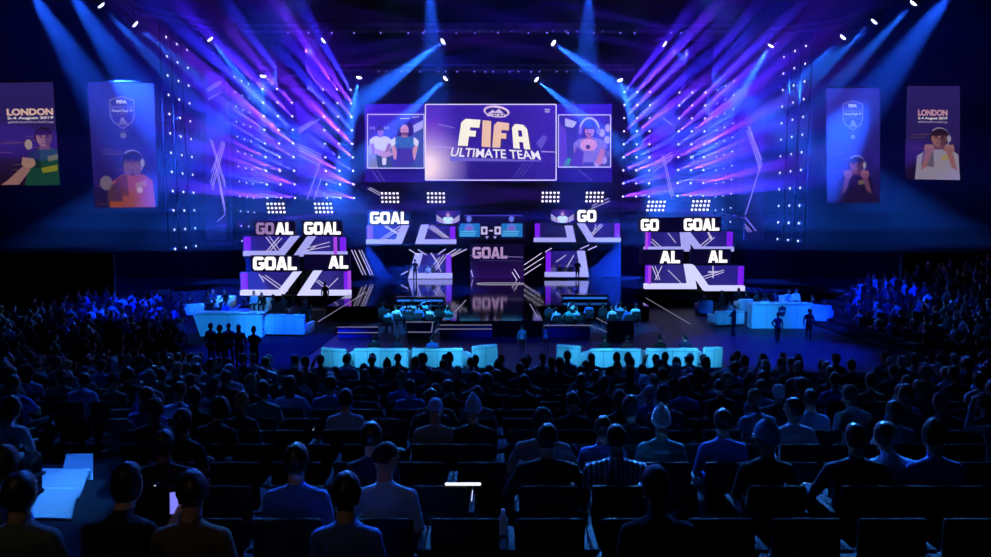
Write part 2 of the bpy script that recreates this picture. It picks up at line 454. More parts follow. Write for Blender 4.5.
def place_person(loc, rz, label, group, pose_='upright', shirt='black', hair='short', hairc='black', skin=0, far=True, long_sleeves=True, legs=None, size=1.0, phones=False, hatc=None):
    p = POSES[pose_]; me = p['far'] if far or 'near' not in p else p['near']
    o = bpy.data.objects.new('person', me); COL.objects.link(o)
    o.location = loc; o.rotation_euler = (0, 0, rz); o.scale = (size,) * 3
    tag(o, label, 'person', group)
    for i in (PM_SKIN,): set_slot(o, i, SKINS[skin])
    set_slot(o, PM_SHIRT, SHIRTS[shirt]); set_slot(o, PM_FORE, SHIRTS[shirt] if long_sleeves else SKINS[skin])
    if legs: set_slot(o, PM_LEGS, SHIRTS[legs])
    if hair:
        h = bpy.data.objects.new(HATS.get(hair, 'hair'), HAIRS[hair]); COL.objects.link(h); h.parent = o; h.matrix_local = p['H']
        set_slot(h, 0, SHIRTS[hatc] if hair in HATS else HAIRC[hairc])
    if phones:
        h = bpy.data.objects.new('headphones', HEADPHONES); COL.objects.link(h); h.parent = o; h.matrix_local = p['H']
    return o
# ------------------------------------------------------------------ the hall
AX = -0.55                       # middle of the stage
black_floor = mat('floor_black', (.010, .014, .034), .5, spec=.15); gloss = mat('stage_gloss', (.006, .006, .012), .07, var=.05, spec=.5)
dark_wall = mat('wall_dark', (.007, .007, .018), .95, spec=.1); carpet = mat('carpet_dark', (.010, .011, .02), .95, spec=.1)
blk = mat('black_metal', (.012, .012, .014), .45); blk2 = mat('black_matt', (.008, .008, .010), .8, spec=.2)
white_vinyl = mat('white_vinyl', (.80, .80, .80), .45); steel = mat('truss_steel', (.10, .10, .11), .4, .8)
b = MB(); b.box((-48, 16.9, -.3), (48, 68, 0)); struct(b.build('floor', black_floor))
b = MB(); b.box((-48, 67, 0), (48, 67.4, 30)); struct(b.build('wall_back', dark_wall))
b = MB(); b.box((-48.4, 0, -.3), (-48, 67.4, 30)); struct(b.build('wall_left', dark_wall))
b = MB(); b.box((48, 0, -.3), (48.4, 67.4, 30)); struct(b.build('wall_right', dark_wall))
b = MB(); b.box((-48.4, 0, 30), (48.4, 67.4, 30.4)); struct(b.build('ceiling', dark_wall))
STZ = 0.8
b = MB(); b.box((-9.2 + AX, 40, 0), (9.4 + AX, 67, STZ)); b.box((-2.65, 34.4, 0), (2.35, 40, STZ)); b.box((-24, 47, 0), (-9.2 + AX, 67, STZ * .9)); b.box((9.4 + AX, 47, 0), (24, 67, STZ * .9))
struct(b.build('floor_stage', gloss))
# side walls that carry the lamp columns, and the set wall behind the booths
b = MB(); b.box((AX - 22.4, 65.2, STZ), (AX + 22.4, 65.6, 20.5)); struct(b.build('wall_set_back', dark_wall))

screening = mat('screening_black', (.003, .003, .004), 1.0, spec=0.0)  # black sheets added to block the view of the lit floor
for s, nm in ((-1, 'left'), (1, 'right')):
    b = MB(); x0, x1 = sorted((s * 48, s * (24.4 if s < 0 else 26))); b.box((x0, 44.6, 0), (x1, 44.9, 3.6)); struct(b.build('wall_screening_' + nm, screening), 'black drape added to hide the lit floor behind the side stand')
# ------------------------------------------------------------------ the big screens
SCR = screen_mat('led_picture', 1.0)
WLINE = glow('led_white_line', lin((225, 215, 255)), 1.2)
def frame_px(mb, x0, y0, x1, y1, w, Y, col=None):
    for a, c in (((x0, y0), (x1, y0)), ((x1, y0), (x1, y1)), ((x1, y1), (x0, y1)), ((x0, y1), (x0, y0))): line_px(mb, a, c, w, Y, col)
def px_box(mb, x0, y0, x1, y1, Y, depth):
    a = at(x0, y1, Y); c = at(x1, y0, Y); mb.box((a.x, Y, a.z), (c.x, Y + depth, c.z))
def px_root(px, py, Y): return at(px, py, Y)
def screen_thing(name, label, x0, y0, x1, y1, Y, fn, art=None, cat='screen', group=None, border=None, depth=.25, nx=20, ny=14):
    """an LED screen: casing, the picture it shows and its lit edge"""
    o = empty(name, at((x0 + x1) / 2, y1, Y), label, cat, group); inv = Matrix.Translation(-o.location)
    b = MB(); px_box(b, x0, y0, x1, y1, Y + .03, depth); b.build('casing', blk, o, inv)
    p = MB(); gradient(p, x0, y0, x1, y1, Y + .02, fn, nx, ny)
    if art: art(p, Y)
    p.build('picture', SCR, o, inv)
    if border:
        f = MB(); frame_px(f, x0 + .4, y0 + .4, x1 - .4, y1 - .4, border, Y - .02); f.build('lit_edge', WLINE, o, inv)
    return o, inv
def mixc(a, b, t):
    t = max(0, min(1, t)); return tuple(a[i] + (b[i] - a[i]) * t for i in range(3))
def L_(c): return lin(c)
YS = 63.0
def wide_fn(u, v): return mixc((44, 22, 170), (26, 12, 120), v + .15 * sin(6 * u))
o, inv = screen_thing('backdrop_screen', 'wide violet LED wall behind the three hanging pictures', 365, 104, 612, 182, YS + .5, wide_fn,
    lambda p, Y: [line_px(p, a, c, .6, Y - .01, L_((120, 100, 210))) for a, c in (((377, 170), (385, 182)), ((372, 170), (380, 182)), ((578, 169), (592, 181)), ((574, 104), (572, 100)))])
def main_fn(u, v):
    c = mixc((58, 30, 165), (40, 24, 140), v)
    c = mixc(c, (120, 40, 170), max(0, .75 - abs(u - .06) * 4) * max(0, 1 - abs(v - .25) * 2.2))
    g = max(0, 1 - math.hypot((u - .0) / .38, (v - .82) / .62)); c = mixc(c, (255, 225, 225), g ** 1.1 * 1.25)
    if v > .72: c = mixc(c, (40, 18, 120), .35 * (u > .3))
    c = mixc(c, (70, 50, 200), max(0, .5 - abs(u - .9) * 2) * .8)
    return c
def main_art(p, Y):
    e = Y - .004
    for a, c, w in (((427, 146), (452, 147.5), .8), ((541, 151.5), (555, 152), .9), ((438, 124), (455, 128), .5)): line_px(p, a, c, w, e, L_((190, 160, 235)))
    shape(p, [(450, 157), (541, 160.5), (541, 161.5), (450, 161)], e, L_((110, 100, 215)))
    for k in range(3): line_px(p, (513 + k * 4, 178), (524 + k * 4, 163), .5, e, L_((95, 80, 190)))
    shape(p, [(536, 143), (543, 135), (548, 137), (541, 150)], e, L_((95, 80, 200)))
    # crest above the word
    out, inn = ell(496.5, 111.5, 13.2, 5.9, 28, rot=.12), ell(496.5, 112.0, 11.0, 4.3, 28, rot=.12)
    for i in range(28): shape(p, [out[i], out[(i + 1) % 28], inn[(i + 1) % 28], inn[i]], e, L_((215, 180, 225)) if i % 28 < 20 else L_((235, 205, 235)))
    shape(p, inn, e, L_((40, 28, 120)))
    shape(p, [(488, 113.2), (493, 109.6), (495.5, 112.2), (492, 113.4)], e - .003, L_((215, 190, 235))); shape(p, [(494, 112.6), (499, 108.6), (504, 113.6), (499, 113.4)], e - .003, L_((215, 190, 235)))
    text_quad(p, 'SPORTS', [(486, 113.2), (506.5, 114.4), (505.5, 117.4), (487, 116.2)], e - .005, L_((235, 215, 245)), .03)
    shape(p, [(544.5, 109), (550, 109.2), (550, 110.2), (544.5, 110)], e, L_((220, 205, 240))); shape(p, [(545, 111.3), (549.5, 111.5), (549.5, 112.4), (545, 112.2)], e, L_((220, 205, 240)))
o, inv = screen_thing('main_screen', 'large central screen showing the big title lettering with a white edge', 425, 104, 556.5, 180.5, YS - .4, main_fn, main_art, border=.9, nx=40, ny=24)
# the raised title: each letter of the picture
def title(mb_, Y, dx=0.0, dy=0.0, col=None):
    for ch, Q in (('F', [(461.8, 118.5), (480.5, 119.8), (476.5, 146.4), (457.8, 145.6)]), ('I', [(482.6, 120.2), (491.2, 121), (490.4, 147.2), (481.6, 146.6)]),
                  ('F', [(494.4, 121.4), (509.2, 123.2), (507.6, 147.8), (492.2, 147.4)]), ('a', [(511.8, 123.6), (526.6, 125.2), (530.4, 149.6), (513.4, 148.2)])):
        Q = [(x + dx, y + dy) for x, y in Q]
        for pg in block_glyph(ch):
            mb_.poly([at(*quad_map(Q, gx, gy), Y) for gx, gy in pg], (col(Q[0][0] - 1) if callable(col) else col))
p = MB()
title(p, YS - .41, 1.4, 1.0, L_((64, 36, 110)))
title(p, YS - .42, 0, 0, lambda x: L_(mixc((255, 250, 235), (240, 190, 165), .9 if 480 < x < 500 else .05)))
text_quad(p, 'ULTIMATE TEAM', [(452.9, 148.2), (538.9, 151.6), (541.6, 160.6), (450.4, 157.2)], YS - .41, L_((60, 36, 120)), .02)
text_quad(p, 'ULTIMATE TEAM', [(452.3, 147.4), (538.3, 150.8), (541, 159.8), (449.8, 156.4)], YS - .42, L_((240, 235, 250)), .018)
p.build('title_lettering', SCR, o, inv)

def blob_person(p, Y, cx, cy, s, skin, hair, shirt, beard=False, bald=False, sleeve=None):
    """bust of a seated player as the screen shows it; s = head height"""
    sl = sleeve or shirt
    shape(p, [(cx - 1.3 * s, cy + 1.0 * s), (cx - .8 * s, cy + .62 * s), (cx, cy + .5 * s), (cx + .8 * s, cy + .62 * s), (cx + 1.3 * s, cy + 1.0 * s), (cx + 1.25 * s, cy + 2.0 * s), (cx + .8 * s, cy + 2.5 * s), (cx - .8 * s, cy + 2.5 * s), (cx - 1.25 * s, cy + 2.0 * s)], Y, L_(shirt))
    for k in (-1, 1):
        shape(p, [(cx + k * 1.3 * s, cy + 1.0 * s), (cx + k * .85 * s, cy + .62 * s), (cx + k * .8 * s, cy + 1.25 * s), (cx + k * 1.2 * s, cy + 1.6 * s)], Y - .004, L_(sl))
        shape(p, [(cx + k * 1.22 * s, cy + 1.5 * s), (cx + k * .9 * s, cy + 1.4 * s), (cx + k * .45 * s, cy + 2.6 * s), (cx + k * .95 * s, cy + 2.7 * s)], Y - .005, L_(skin))
    shape(p, [(cx - .22 * s, cy + .3 * s), (cx + .22 * s, cy + .3 * s), (cx + .3 * s, cy + .68 * s), (cx - .3 * s, cy + .68 * s)], Y - .006, L_(mixc(skin, (40, 20, 60), .25)))
    if not bald: shape(p, ell(cx, cy - .12 * s, .46 * s, .52 * s), Y - .007, L_(hair))
    shape(p, ell(cx, cy, .38 * s, .5 * s), Y - .008, L_(skin))
    if not bald: shape(p, [(cx - .40 * s, cy - .14 * s)] + ell(cx, cy - .14 * s, .42 * s, .45 * s, 8, pi, 2 * pi)[1:], Y - .010, L_(hair))
    if beard: shape(p, ell(cx, cy + .22 * s, .30 * s, .27 * s, 10, 0, pi), Y - .010, L_(mixc(hair, skin, .25)))
    for k in (-1, 1): shape(p, ell(cx + k * .15 * s, cy - .03 * s, .07 * s, .035 * s, 6), Y - .012, L_((30, 16, 50)))
    shape(p, [(cx - .05 * s, cy), (cx + .05 * s, cy), (cx + .08 * s, cy + .16 * s), (cx - .08 * s, cy + .16 * s)], Y - .012, L_(mixc(skin, (90, 40, 60), .3)))
    shape(p, ell(cx, cy + .27 * s, .13 * s, .04 * s, 8), Y - .012, L_((120, 40, 70)))
def left_art(p, Y):
    e = Y - .004
    shape(p, [(368, 146), (374, 141), (378, 168), (368, 168)], e, L_((150, 150, 215))); shape(p, [(412, 126), (423, 120), (423, 128), (414, 133)], e, L_((170, 165, 230)))
    shape(p, [(412, 135), (423, 128), (423, 168), (412, 168)], e, L_((55, 75, 150))); shape(p, [(368, 155), (390, 150), (392, 168), (368, 168)], e, L_((40, 70, 120)))
    for x in (371, 374, 385, 388): shape(p, ell(x, 128, 1.1, 1.6, 6), e, L_((150, 140, 220)))
    line_px(p, (400, 118.6), (410, 118.4), .8, e, L_((220, 205, 245))); line_px(p, (412, 117.4), (419, 116.8), .8, e, L_((200, 190, 235)))
    blob_person(p, e, 380.5, 131.5, 8.4, (150, 105, 160), (40, 24, 70), (205, 200, 240))
    shape(p, [(375, 148), (386, 152), (396, 148), (397, 154), (384, 158), (374, 153)], e - .02, L_((185, 150, 200))); shape(p, [(382, 158), (386.5, 158), (386, 165), (382.5, 165)], e - .02, L_((220, 215, 240)))
    shape(p, ell(405, 130, 8.6, 10, 16), e - .02, L_((35, 22, 95)))
    blob_person(p, e - .03, 404.5, 130, 11.0, (205, 145, 170), (60, 34, 60), (45, 95, 165), True, True, (215, 215, 240))
    shape(p, [(397, 148), (412, 148), (414, 163), (396, 163)], e - .05, L_((62, 50, 150)))
    for k in range(4): shape(p, ell(397 + k * 5, 141 + (k % 2) * 3, 2.2, 1.6, 6), e - .045, L_((30, 120, 160)))
def side_fn(u, v): return mixc((45, 30, 150), (60, 70, 160), v * .7 + .3 * abs(u - .5))
screen_thing('side_screen', 'left hanging screen showing two players with game pads', 367, 114, 424.5, 168.5, YS - .2, side_fn, left_art, border=.7)
def right_art(p, Y):
    e = Y - .004
    shape(p, [(565, 118), (577, 122), (573, 128), (565, 126)], e, L_((180, 175, 235))); shape(p, [(558, 120), (566, 130), (568, 168), (558, 168)], e, L_((90, 60, 200)))
    shape(p, [(563, 167), (566, 158), (573, 159), (576, 167)], e, L_((50, 160, 150)))
    for x, y in ((602, 133), (607, 140), (601, 148), (608, 128), (604, 160), (597, 163)): shape(p, ell(x, y, 3.2, 4.2, 8), e, L_((170, 150, 225)))
    for x, y in ((605, 146), (600, 156), (608, 154)): shape(p, ell(x, y, 2.6, 3.6, 8), e - .002, L_((95, 90, 190)))
    blob_person(p, e - .02, 589.5, 131, 12.5, (190, 120, 165), (48, 26, 95), (125, 110, 195))
    out = ell(589.5, 130, 10.3, 13, 12, pi, 2 * pi); inn = ell(589.5, 130, 8.6, 11, 12, pi, 2 * pi)
    for i in range(12): shape(p, [out[i], out[i + 1], inn[i + 1], inn[i]], e - .04, L_((185, 170, 230)))
    for k in (-1, 1): shape(p, ell(589.5 + k * 9.2, 131, 2.0, 3.4, 10), e - .042, L_((120, 100, 190)))
    for k in (-1, 1): frame_px(p, 589.5 + k * 3.6 - 2.6, 133.2, 589.5 + k * 3.6 + 2.6, 136.2, .6, e - .045, L_((40, 20, 70)))
    shape(p, ell(588.5, 145, 8.2, 6, 14), e - .05, L_((225, 165, 195)))
    for k in range(4): shape(p, [(581 + k * 4, 141), (584 + k * 4, 140), (586 + k * 3, 150), (583 + k * 3, 151)], e - .052, L_((205, 145, 180)))
    shape(p, ell(588, 147, 2.2, 2.4, 10), e - .055, L_((60, 30, 80)))
    shape(p, [(568, 166), (577, 147), (584, 152), (582, 167)], e - .048, L_((75, 50, 170)))
screen_thing('side_screen', 'right hanging screen showing a player in headphones covering his mouth', 558, 114.5, 611, 167.5, YS - .2, side_fn, right_art, border=.7)

# ------------------------------------------------------------------ hanging banners
BAN = screen_mat('banner_glow', .6)  # the picture gives off its own dim light, like a screen
def banner(label, Q, Y, kind, Y2=None):
    """a tall hanging screen whose picture glows dimly; Q = TL, TR, BR, BL; the picture is laid out in a unit box"""
    Y2 = Y2 or Y
    cs = [at(*Q[0], Y), at(*Q[1], Y2), at(*Q[2], Y2), at(*Q[3], Y)]
    ux = (cs[2] - cs[3]); up = (cs[0] - cs[3]); nrm = ux.cross(up).normalized()
    if nrm.y > 0: nrm = -nrm
    def P(u, v, lift=0.0): return (cs[3] * (1 - u) + cs[2] * u) * v + (cs[0] * (1 - u) + cs[1] * u) * (1 - v) + nrm * lift
    o = empty('hanging_banner', (cs[3] + cs[2]) / 2, label, 'banner', 'tall glowing banners on the side walls'); inv = Matrix.Translation(-o.location)
    b = MB(); b.prism([c - nrm * .02 for c in (cs[3], cs[2], cs[1], cs[0])], -nrm * .05); b.build('cloth', blk2, o, inv)
    t = MB(); t.tube([cs[0] + Vector((0, 0, .06)) - nrm * .04, cs[1] + Vector((0, 0, .06)) - nrm * .04], .06); t.build('top_bar', blk, o, inv)
    w = MB()
    for u in (.1, .9): w.tube([P(u, 0) - nrm * .04, Vector((P(u, 0).x, P(u, 0).y, 30))], .012, 5)
    w.build('hanging_wire', blk, o, inv)
    p = MB()
    top, mid, low = ((52, 40, 118), (50, 34, 104), (30, 14, 34)) if kind[0] == 'L' else ((58, 52, 160), (44, 34, 130), (34, 20, 60))
    def fn(u, v):
        c = mixc(top, mid, v * 1.6); return mixc(c, low, max(0, v - .62) * 2.6)
    gradient(p, 0, 0, 0, 0, 0, fn, 10, 16, lambda u, v: P(u, v))
    asp = ((cs[1] - cs[0]).length) / ((cs[3] - cs[0]).length)      # width / height
    def S(pts, col, lift): p.poly([P(min(1, max(0, u)), min(1, max(0, v)), lift) for u, v in pts], L_(mixc(col, (30, 16, 50), .22)))
    def E(cx, cy, rx, ry, col, lift, n=14, a0=0, a1=2 * pi): S(ell(cx, cy, rx, ry * asp, n, a0, a1), col, lift)
    def T(txt, u0, v0, u1, v1, col, bold=.02):
        V, Fs = text_mesh(txt, bold); Pn = [P(u0 + (u1 - u0) * a, v1 + (v0 - v1) * c, .012) for a, c in V]
        for f in Fs: p.poly([Pn[i] for i in f], L_(col))
    r3 = random.Random(len(label))
    for k in range(16):
        v = r3.uniform(.5, .97); u = r3.uniform(.0, .55); S([(u, v), (u + r3.uniform(.15, .42), v), (u + .3, v + .004), (u, v + .004)], r3.choice(((140, 95, 90), (90, 60, 120), (165, 120, 80))), .004)
    if kind[0] == 'L':
        u0, u1 = (.25, .97) if kind == 'L1' else (.22, .77)
        T('LONDON', u0, .25, u1, .318, (250, 205, 190) if kind == 'L1' else (225, 165, 190), .05); T('2-4 August 2019', u0, .328, u1, .362, (245, 235, 240), .04); T('#FIFAeWorldCup', u0, .372, u1, .398, (190, 175, 205))
    else:
        cx = .50; s1 = [(cx - .19, .135), (cx - .1, .12), (cx, .105), (cx + .1, .12), (cx + .19, .135), (cx + .19, .27), (cx + .15, .315), (cx, .37), (cx - .15, .315), (cx - .19, .27)]
        s2 = [(cx + (u - cx) * .90, .235 + (v - .235) * .92) for u, v in s1]
        for i in range(10): S([s1[i], s1[(i + 1) % 10], s2[(i + 1) % 10], s2[i]], (165, 155, 215), .006)
        T('FIFA', cx - .08, .138, cx + .08, .168, (235, 230, 245), .05); S([(cx - .17, .178), (cx + .17, .178), (cx + .17, .181), (cx - .17, .181)], (150, 140, 205), .008)
        T('eWORLD CUP', cx - .16, .187, cx + .16, .207, (130, 125, 205), .03); T('Grand Final 19', cx - .155, .212, cx + .155, .234, (220, 215, 240), .03); T('LONDON', cx - .075, .24, cx + .075, .252, (140, 130, 200))
        S([(cx - .17, .262), (cx + .17, .262), (cx + .17, .265), (cx - .17, .265)], (150, 140, 205), .008)
        for k in range(-3, 4): S([(cx + k * .022, .335), (cx + k * .012, .285 + abs(k) * .006), (cx + k * .012 + .01, .285 + abs(k) * .006), (cx + k * .022 + .012, .335)], (190, 180, 225), .008)
        E(cx, .29, .03, .03, (200, 190, 230), .01, 8)
        S([(cx - .08, .385), (cx + .08, .385), (cx + .08, .388), (cx - .08, .388)], (150, 140, 205), .008)
        E(cx, .42, .042, .042, (225, 220, 240), .008); E(cx, .42, .030, .030, (60, 50, 150), .010); E(cx, .42, .014, .014, (220, 215, 240), .012)
    # the player in the glowing picture
    if kind == 'L1': hx, hy, hs, sk, hr, sh, arm = .80, .535, .15, (200, 145, 130), (40, 26, 34), (24, 90, 62), 'fist'
    elif kind == 'C1': hx, hy, hs, sk, hr, sh, arm = .62, .635, .155, (112, 66, 92), (36, 22, 50), (205, 92, 40), 'hands'
    elif kind == 'C2': hx, hy, hs, sk, hr, sh, arm = .56, .665, .15, (168, 104, 118), (40, 22, 44), (38, 22, 52), 'fists'
    else: hx, hy, hs, sk, hr, sh, arm = .62, .555, .175, (196, 130, 128), (52, 30, 48), (200, 190, 205), 'fists'
    def Q(a, c): return (hx + a * hs, hy + c * hs * asp)
    S([(hx - 2.5 * hs, 1.0), Q(-2.3, 2.2), Q(-1.2, 1.35), Q(0, 1.15), Q(1.2, 1.35), Q(2.0, 2.0), (hx + 2.2 * hs, 1.0)] if kind != 'L1' else [Q(-1.9, 3.3 * 1), Q(-1.5, 1.9), Q(-.5, 1.1), Q(.8, 1.2), (1.0, hy + 1.5 * hs * asp), (1.0, 1.0), (.45, 1.0)], sh, .008)
    S([Q(-1.7, 1.7), Q(-.6, 1.3), Q(-.5, 3.6), Q(-1.9, 3.4)], mixc(sh, (20, 10, 30), .4), .010); S([Q(.2, 2.2), Q(1.3, 1.9), Q(1.4, 2.5), Q(.3, 2.8)], mixc(sh, (230, 200, 60), .55), .010)
    S([Q(-.45, .6), Q(.45, .6), Q(.6, 1.4), Q(-.6, 1.4)], mixc(sk, (30, 12, 30), .35), .012)
    E(hx, hy - .15 * hs * asp, 1.0 * hs, 1.1 * hs, hr, .014)
    E(hx, hy, .84 * hs, 1.05 * hs, sk, .016); S([Q(-.88, -.3)] + [(hx + .9 * hs * cos(t), hy - .3 * hs * asp + .75 * hs * asp * sin(t)) for t in [pi + pi * i / 8 for i in range(1, 8)]] + [Q(.88, -.3)], hr, .018)
    S([Q(.15, -.25), Q(.84, -.25), Q(.75, .5), Q(.35, 1.0), Q(.1, .9)], mixc(sk, (30, 12, 40), .45), .018)
    for k in (-1, 1):
        E(hx + k * .34 * hs, hy - .05 * hs * asp, .16 * hs, .08 * hs, (34, 18, 36), .020, 8); S([Q(k * .34 - .22, -.28), Q(k * .34 + .22, -.28), Q(k * .34 + .2, -.18), Q(k * .34 - .2, -.18)], hr, .020)
    S([Q(-.08, -.05), Q(.1, -.05), Q(.18, .3), Q(-.16, .3)], mixc(sk, (80, 30, 40), .35), .020)
    E(hx, hy + .58 * hs * asp, .3 * hs, .14 * hs, (110, 40, 54), .020, 10); E(hx, hy + .56 * hs * asp, .2 * hs, .05 * hs, (225, 205, 205), .022, 8)
    if kind in ('L2', 'C1', 'C2'):
        rr = [(hx + 1.08 * hs * cos(t), hy - .1 * hs * asp + 1.25 * hs * asp * sin(t)) for t in [pi * 1.25 + 1.0 * pi * i / 10 for i in range(11)]]
        for i in range(10): S([rr[i], rr[i + 1], (rr[i + 1][0] + .012, rr[i + 1][1] + .012), (rr[i][0] + .012, rr[i][1] + .012)], (190, 185, 215), .022)
        E(hx + 1.02 * hs, hy + .05 * hs * asp, .22 * hs, .42 * hs, (205, 200, 225), .022)
    if arm == 'fist':
        S([(.08, .99), (.2, .94), (.46, .80), (.56, .84), (.36, .99)], sk, .024); E(.53, .78, .11, .09, mixc(sk, (255, 220, 160), .3), .026)
        for k in range(4): E(.46 + k * .045, .745 + k * .004, .03, .045, mixc(sk, (255, 220, 170), .2), .028, 8)
        E(.55, .60, .06, .09, (215, 190, 150), .026); S([(.72, .83), (.98, .80), (.98, .86), (.74, .88)], (170, 170, 40), .012)
    elif arm == 'fists':
        for k in (-1, 1):
            S([Q(k * 1.9, 4.0), Q(k * 1.3, 3.6), Q(k * .75, 1.7), Q(k * 1.35, 1.5)], mixc(sk, sh, .25 if kind == 'C2' else 0), .024); E(*Q(k * 1.05, 1.35), .55 * hs, .55 * hs, sk, .026)
            for q in range(4): E(*Q(k * 1.05 + (q - 1.5) * .24, 1.0), .13 * hs, .26 * hs, mixc(sk, (255, 220, 200), .2), .028, 8)
    else:
        for k in (-1, 1):
            E(*Q(k * .45, .85), .42 * hs, .6 * hs, mixc(sk, (230, 170, 170), .35), .024)
            for q in range(4): E(*Q(k * .45 + (q - 1.5) * .22, .2 + abs(q - 1.5) * .1), .09 * hs, .42 * hs, mixc(sk, (230, 180, 180), .45), .026, 8)
        E(.2, .80, .10, .12, (150, 130, 150), .02); S([(.22, .84), (.4, .78), (.45, .95), (.2, .95)], mixc(sk, (0, 0, 0), .1), .02); E(.72, .86, .05, .05, (255, 210, 150), .03)
    p.build('glowing_picture', BAN, o, inv)
    return o
banner('far left hanging banner printed LONDON with a shouting player in a green jersey', [(-12, 83), (53, 82), (60, 185), (-4, 186)], 42, 'L1', 43)
banner('hanging banner with a shield crest above a player in an orange jersey', [(87, 82), (154, 83), (158, 207), (95, 208)], 45.5, 'C1', 46.5)
banner('hanging banner with a shield crest above a dark clothed player in headphones', [(826, 88), (880, 88), (880, 203), (827, 203)], 47.5, 'C2', 46.5)
banner('far right hanging banner printed LONDON with a player in a white jersey', [(907, 86), (960, 86), (960, 180), (905, 179)], 45, 'L2', 44)

# ------------------------------------------------------------------ gaming booths
LAV = glow('booth_light', lin((165, 165, 240)), 1.0); PUR = glow('purple_side_light', lin((120, 26, 235)), 1.0); WHT = glow('letter_white', lin((255, 252, 250)), 1.3)
PINKL = glow('letter_dim', lin((150, 120, 175)), 1.0); PANEL = screen_mat('booth_screen', .8)
def booth(label, bx0, bx1, yt, yb, Y, slant, side, lines=(), bar=5.0, word=None, WQ=None, dim=0, sloff=14, purple=True, back=(46, 38, 150), lav=None, wid=7.5):
    """a player booth: back wall screen, bright floor bar, bright slanted edge on one side, purple strip on the other, sign above"""
    o = empty('gaming_booth', at((bx0 + bx1) / 2, yb, Y), label, 'booth', 'lit gaming booths'); inv = Matrix.Translation(-o.location); D = 1.6
    b = MB(); px_box(b, bx0, yt - .5, bx1, yb - .2, Y + D, .15)
    a0, a1 = at(bx0, yb, Y), at(bx1, yt, Y); b.box((a0.x, Y + .02, a0.z - .12), (a1.x, Y + D, a0.z - .02)); b.build('shell', blk2, o, inv)
    ln = 1 if bx0 < 490 else -1          # edges lean towards the middle of the stage
    if slant > 0: xb, xt = (bx1 - sloff, bx1) if ln > 0 else (bx1, bx1 - sloff)
    else: xb, xt = (bx0, bx0 + sloff) if ln > 0 else (bx0 + sloff, bx0)
    def bs(u, v):
        e = xt + (xb - xt) * v; l_, r_ = (bx0 + 1, e - 1) if slant > 0 else (e + 1, bx1 - 1)
        return at(l_ + (r_ - l_) * u, yt + (yb - 2 - yt) * v, Y + D - .02)
    p = MB(); gradient(p, 0, 0, 0, 0, 0, lambda u, v: mixc(back, (28, 18, 104), abs(u - .5) * 1.6 + .2 * v), 8, 5, bs)
    for (x0, y0, x1, y1, w) in lines: line_px(p, (x0, y0), (x1, y1), w, Y + D - .04, L_((215, 205, 250)))
    p.build('back_screen', PANEL, o, inv)
    hw = wid / 2; k = bar / (yb - yt); s = -1 if slant > 0 else 1; xm = xb + (xt - xb) * k
    q = MB(); P = [at(bx0, yb, Y), at(xb, yb, Y), at(xm, yb - bar, Y), at(bx0, yb - bar, Y)] if slant > 0 else [at(xb, yb, Y), at(bx1, yb, Y), at(bx1, yb - bar, Y), at(xm, yb - bar, Y)]
    q.prism(P, (0, .5, 0)); q.build('floor_bar', lav or LAV, o, inv)
    q = MB(); P = [(xb, yb - .3), (xb + s * wid, yb - .3), (xt + s * wid, yt), (xt, yt)]
    q.prism([at(*p_, Y - .05) for p_ in (P if s > 0 else [P[1], P[0], P[3], P[2]])], (0, .5, 0)); q.build('slanted_edge', lav or LAV, o, inv)
    if purple:
        q = MB(); x = bx0 + 1 if slant > 0 else bx1 - 6; px_box(q, x, yt + 1, x + 5, yb - bar - .5, Y + .8, .3); q.build('side_light', PUR, o, inv)
    d = MB(); hx0, hx1 = (bx0 + 6, bx1) if slant > 0 else (bx0, bx1 - 6)
    return o, inv
def sign(label, word, Q, Y, lead='', box=None):
    """a display above a booth, its unlit panel given a faint dark blue glow; lead letters show dimmer"""
    o = empty('goal_sign', at((Q[3][0] + Q[2][0]) / 2, Q[2][1] + 1.5, Y), label, 'sign', 'GOAL displays over the booths'); inv = Matrix.Translation(-o.location)
    x0, x1 = (box or (Q[0][0] - 2, Q[1][0] + 2)); c = MB(); px_box(c, x0, Q[0][1] - 1.5, x1, Q[2][1] + 1.5, Y, .2); c.build('display_panel', glow('display_glow', lin((9, 4, 40)), 1.0), o, inv)
    if lead:
        n = len(lead); t = len(lead + word); f = n / t
        def at_u(a): return [tuple(quad_map(Q, a[0], 1)), tuple(quad_map(Q, a[1], 1)), tuple(quad_map(Q, a[1], 0)), tuple(quad_map(Q, a[0], 0))]
        l = MB(); block_word(l, lead, at_u((0, f - .02)), Y - .06, depth=.05); l.build('dim_lettering', PINKL, o, inv)
        Q = at_u((f + .02, 1))
    l = MB(); block_word(l, word, Q, Y - .06, depth=.05); l.build('lettering', WHT, o, inv)
    return o
def Qr(x0, y0, x1, y1): return [(x0, y0), (x1, y0), (x1, y1), (x0, y1)]
YC, YF, YM = 57.5, 46.5, 46.0
booth('upper booth on the left of the centre, slanted edge on its right', 366, 409, 224.5, 244, YC, 1, 1, ((381, 239, 400, 226, .9), (383, 240, 403, 227, .8), (386, 226, 402, 236, 1.2), (384, 226, 399, 235, .8)), 4.5, sloff=8)
booth('upper booth left of the scoreboard, slanted edge on its left', 415, 456, 224.5, 244, YC, -1, 1, ((430, 226, 447, 238, 1), (428, 227, 444, 238, .8), (432, 225, 449, 238, .8)), 4.5, sloff=6)
booth('upper booth right of the scoreboard with a dark back wall', 534, 576, 222.5, 242, YC, 1, 1, (), 4.2, sloff=4, back=(22, 12, 70))
booth('upper booth on the right of the centre, slanted edge on its left', 577, 621, 222.5, 242, YC, -1, 1, ((588, 237, 601, 224, 1), (590, 238, 603, 225, .8), (596, 224, 592, 238, .7)), 4.2, sloff=12)
oL, _ = booth('lower booth left of the centre with a host in front', 408, 452, 253.5, 278.5, YC - .3, -1, 1, ((431, 253, 437, 262, 1.3), (434, 269, 444, 255, .9), (436, 270, 447, 255, .9), (437, 262, 441, 272, .8), (429, 270, 440, 257, .8)), 5, sloff=7)
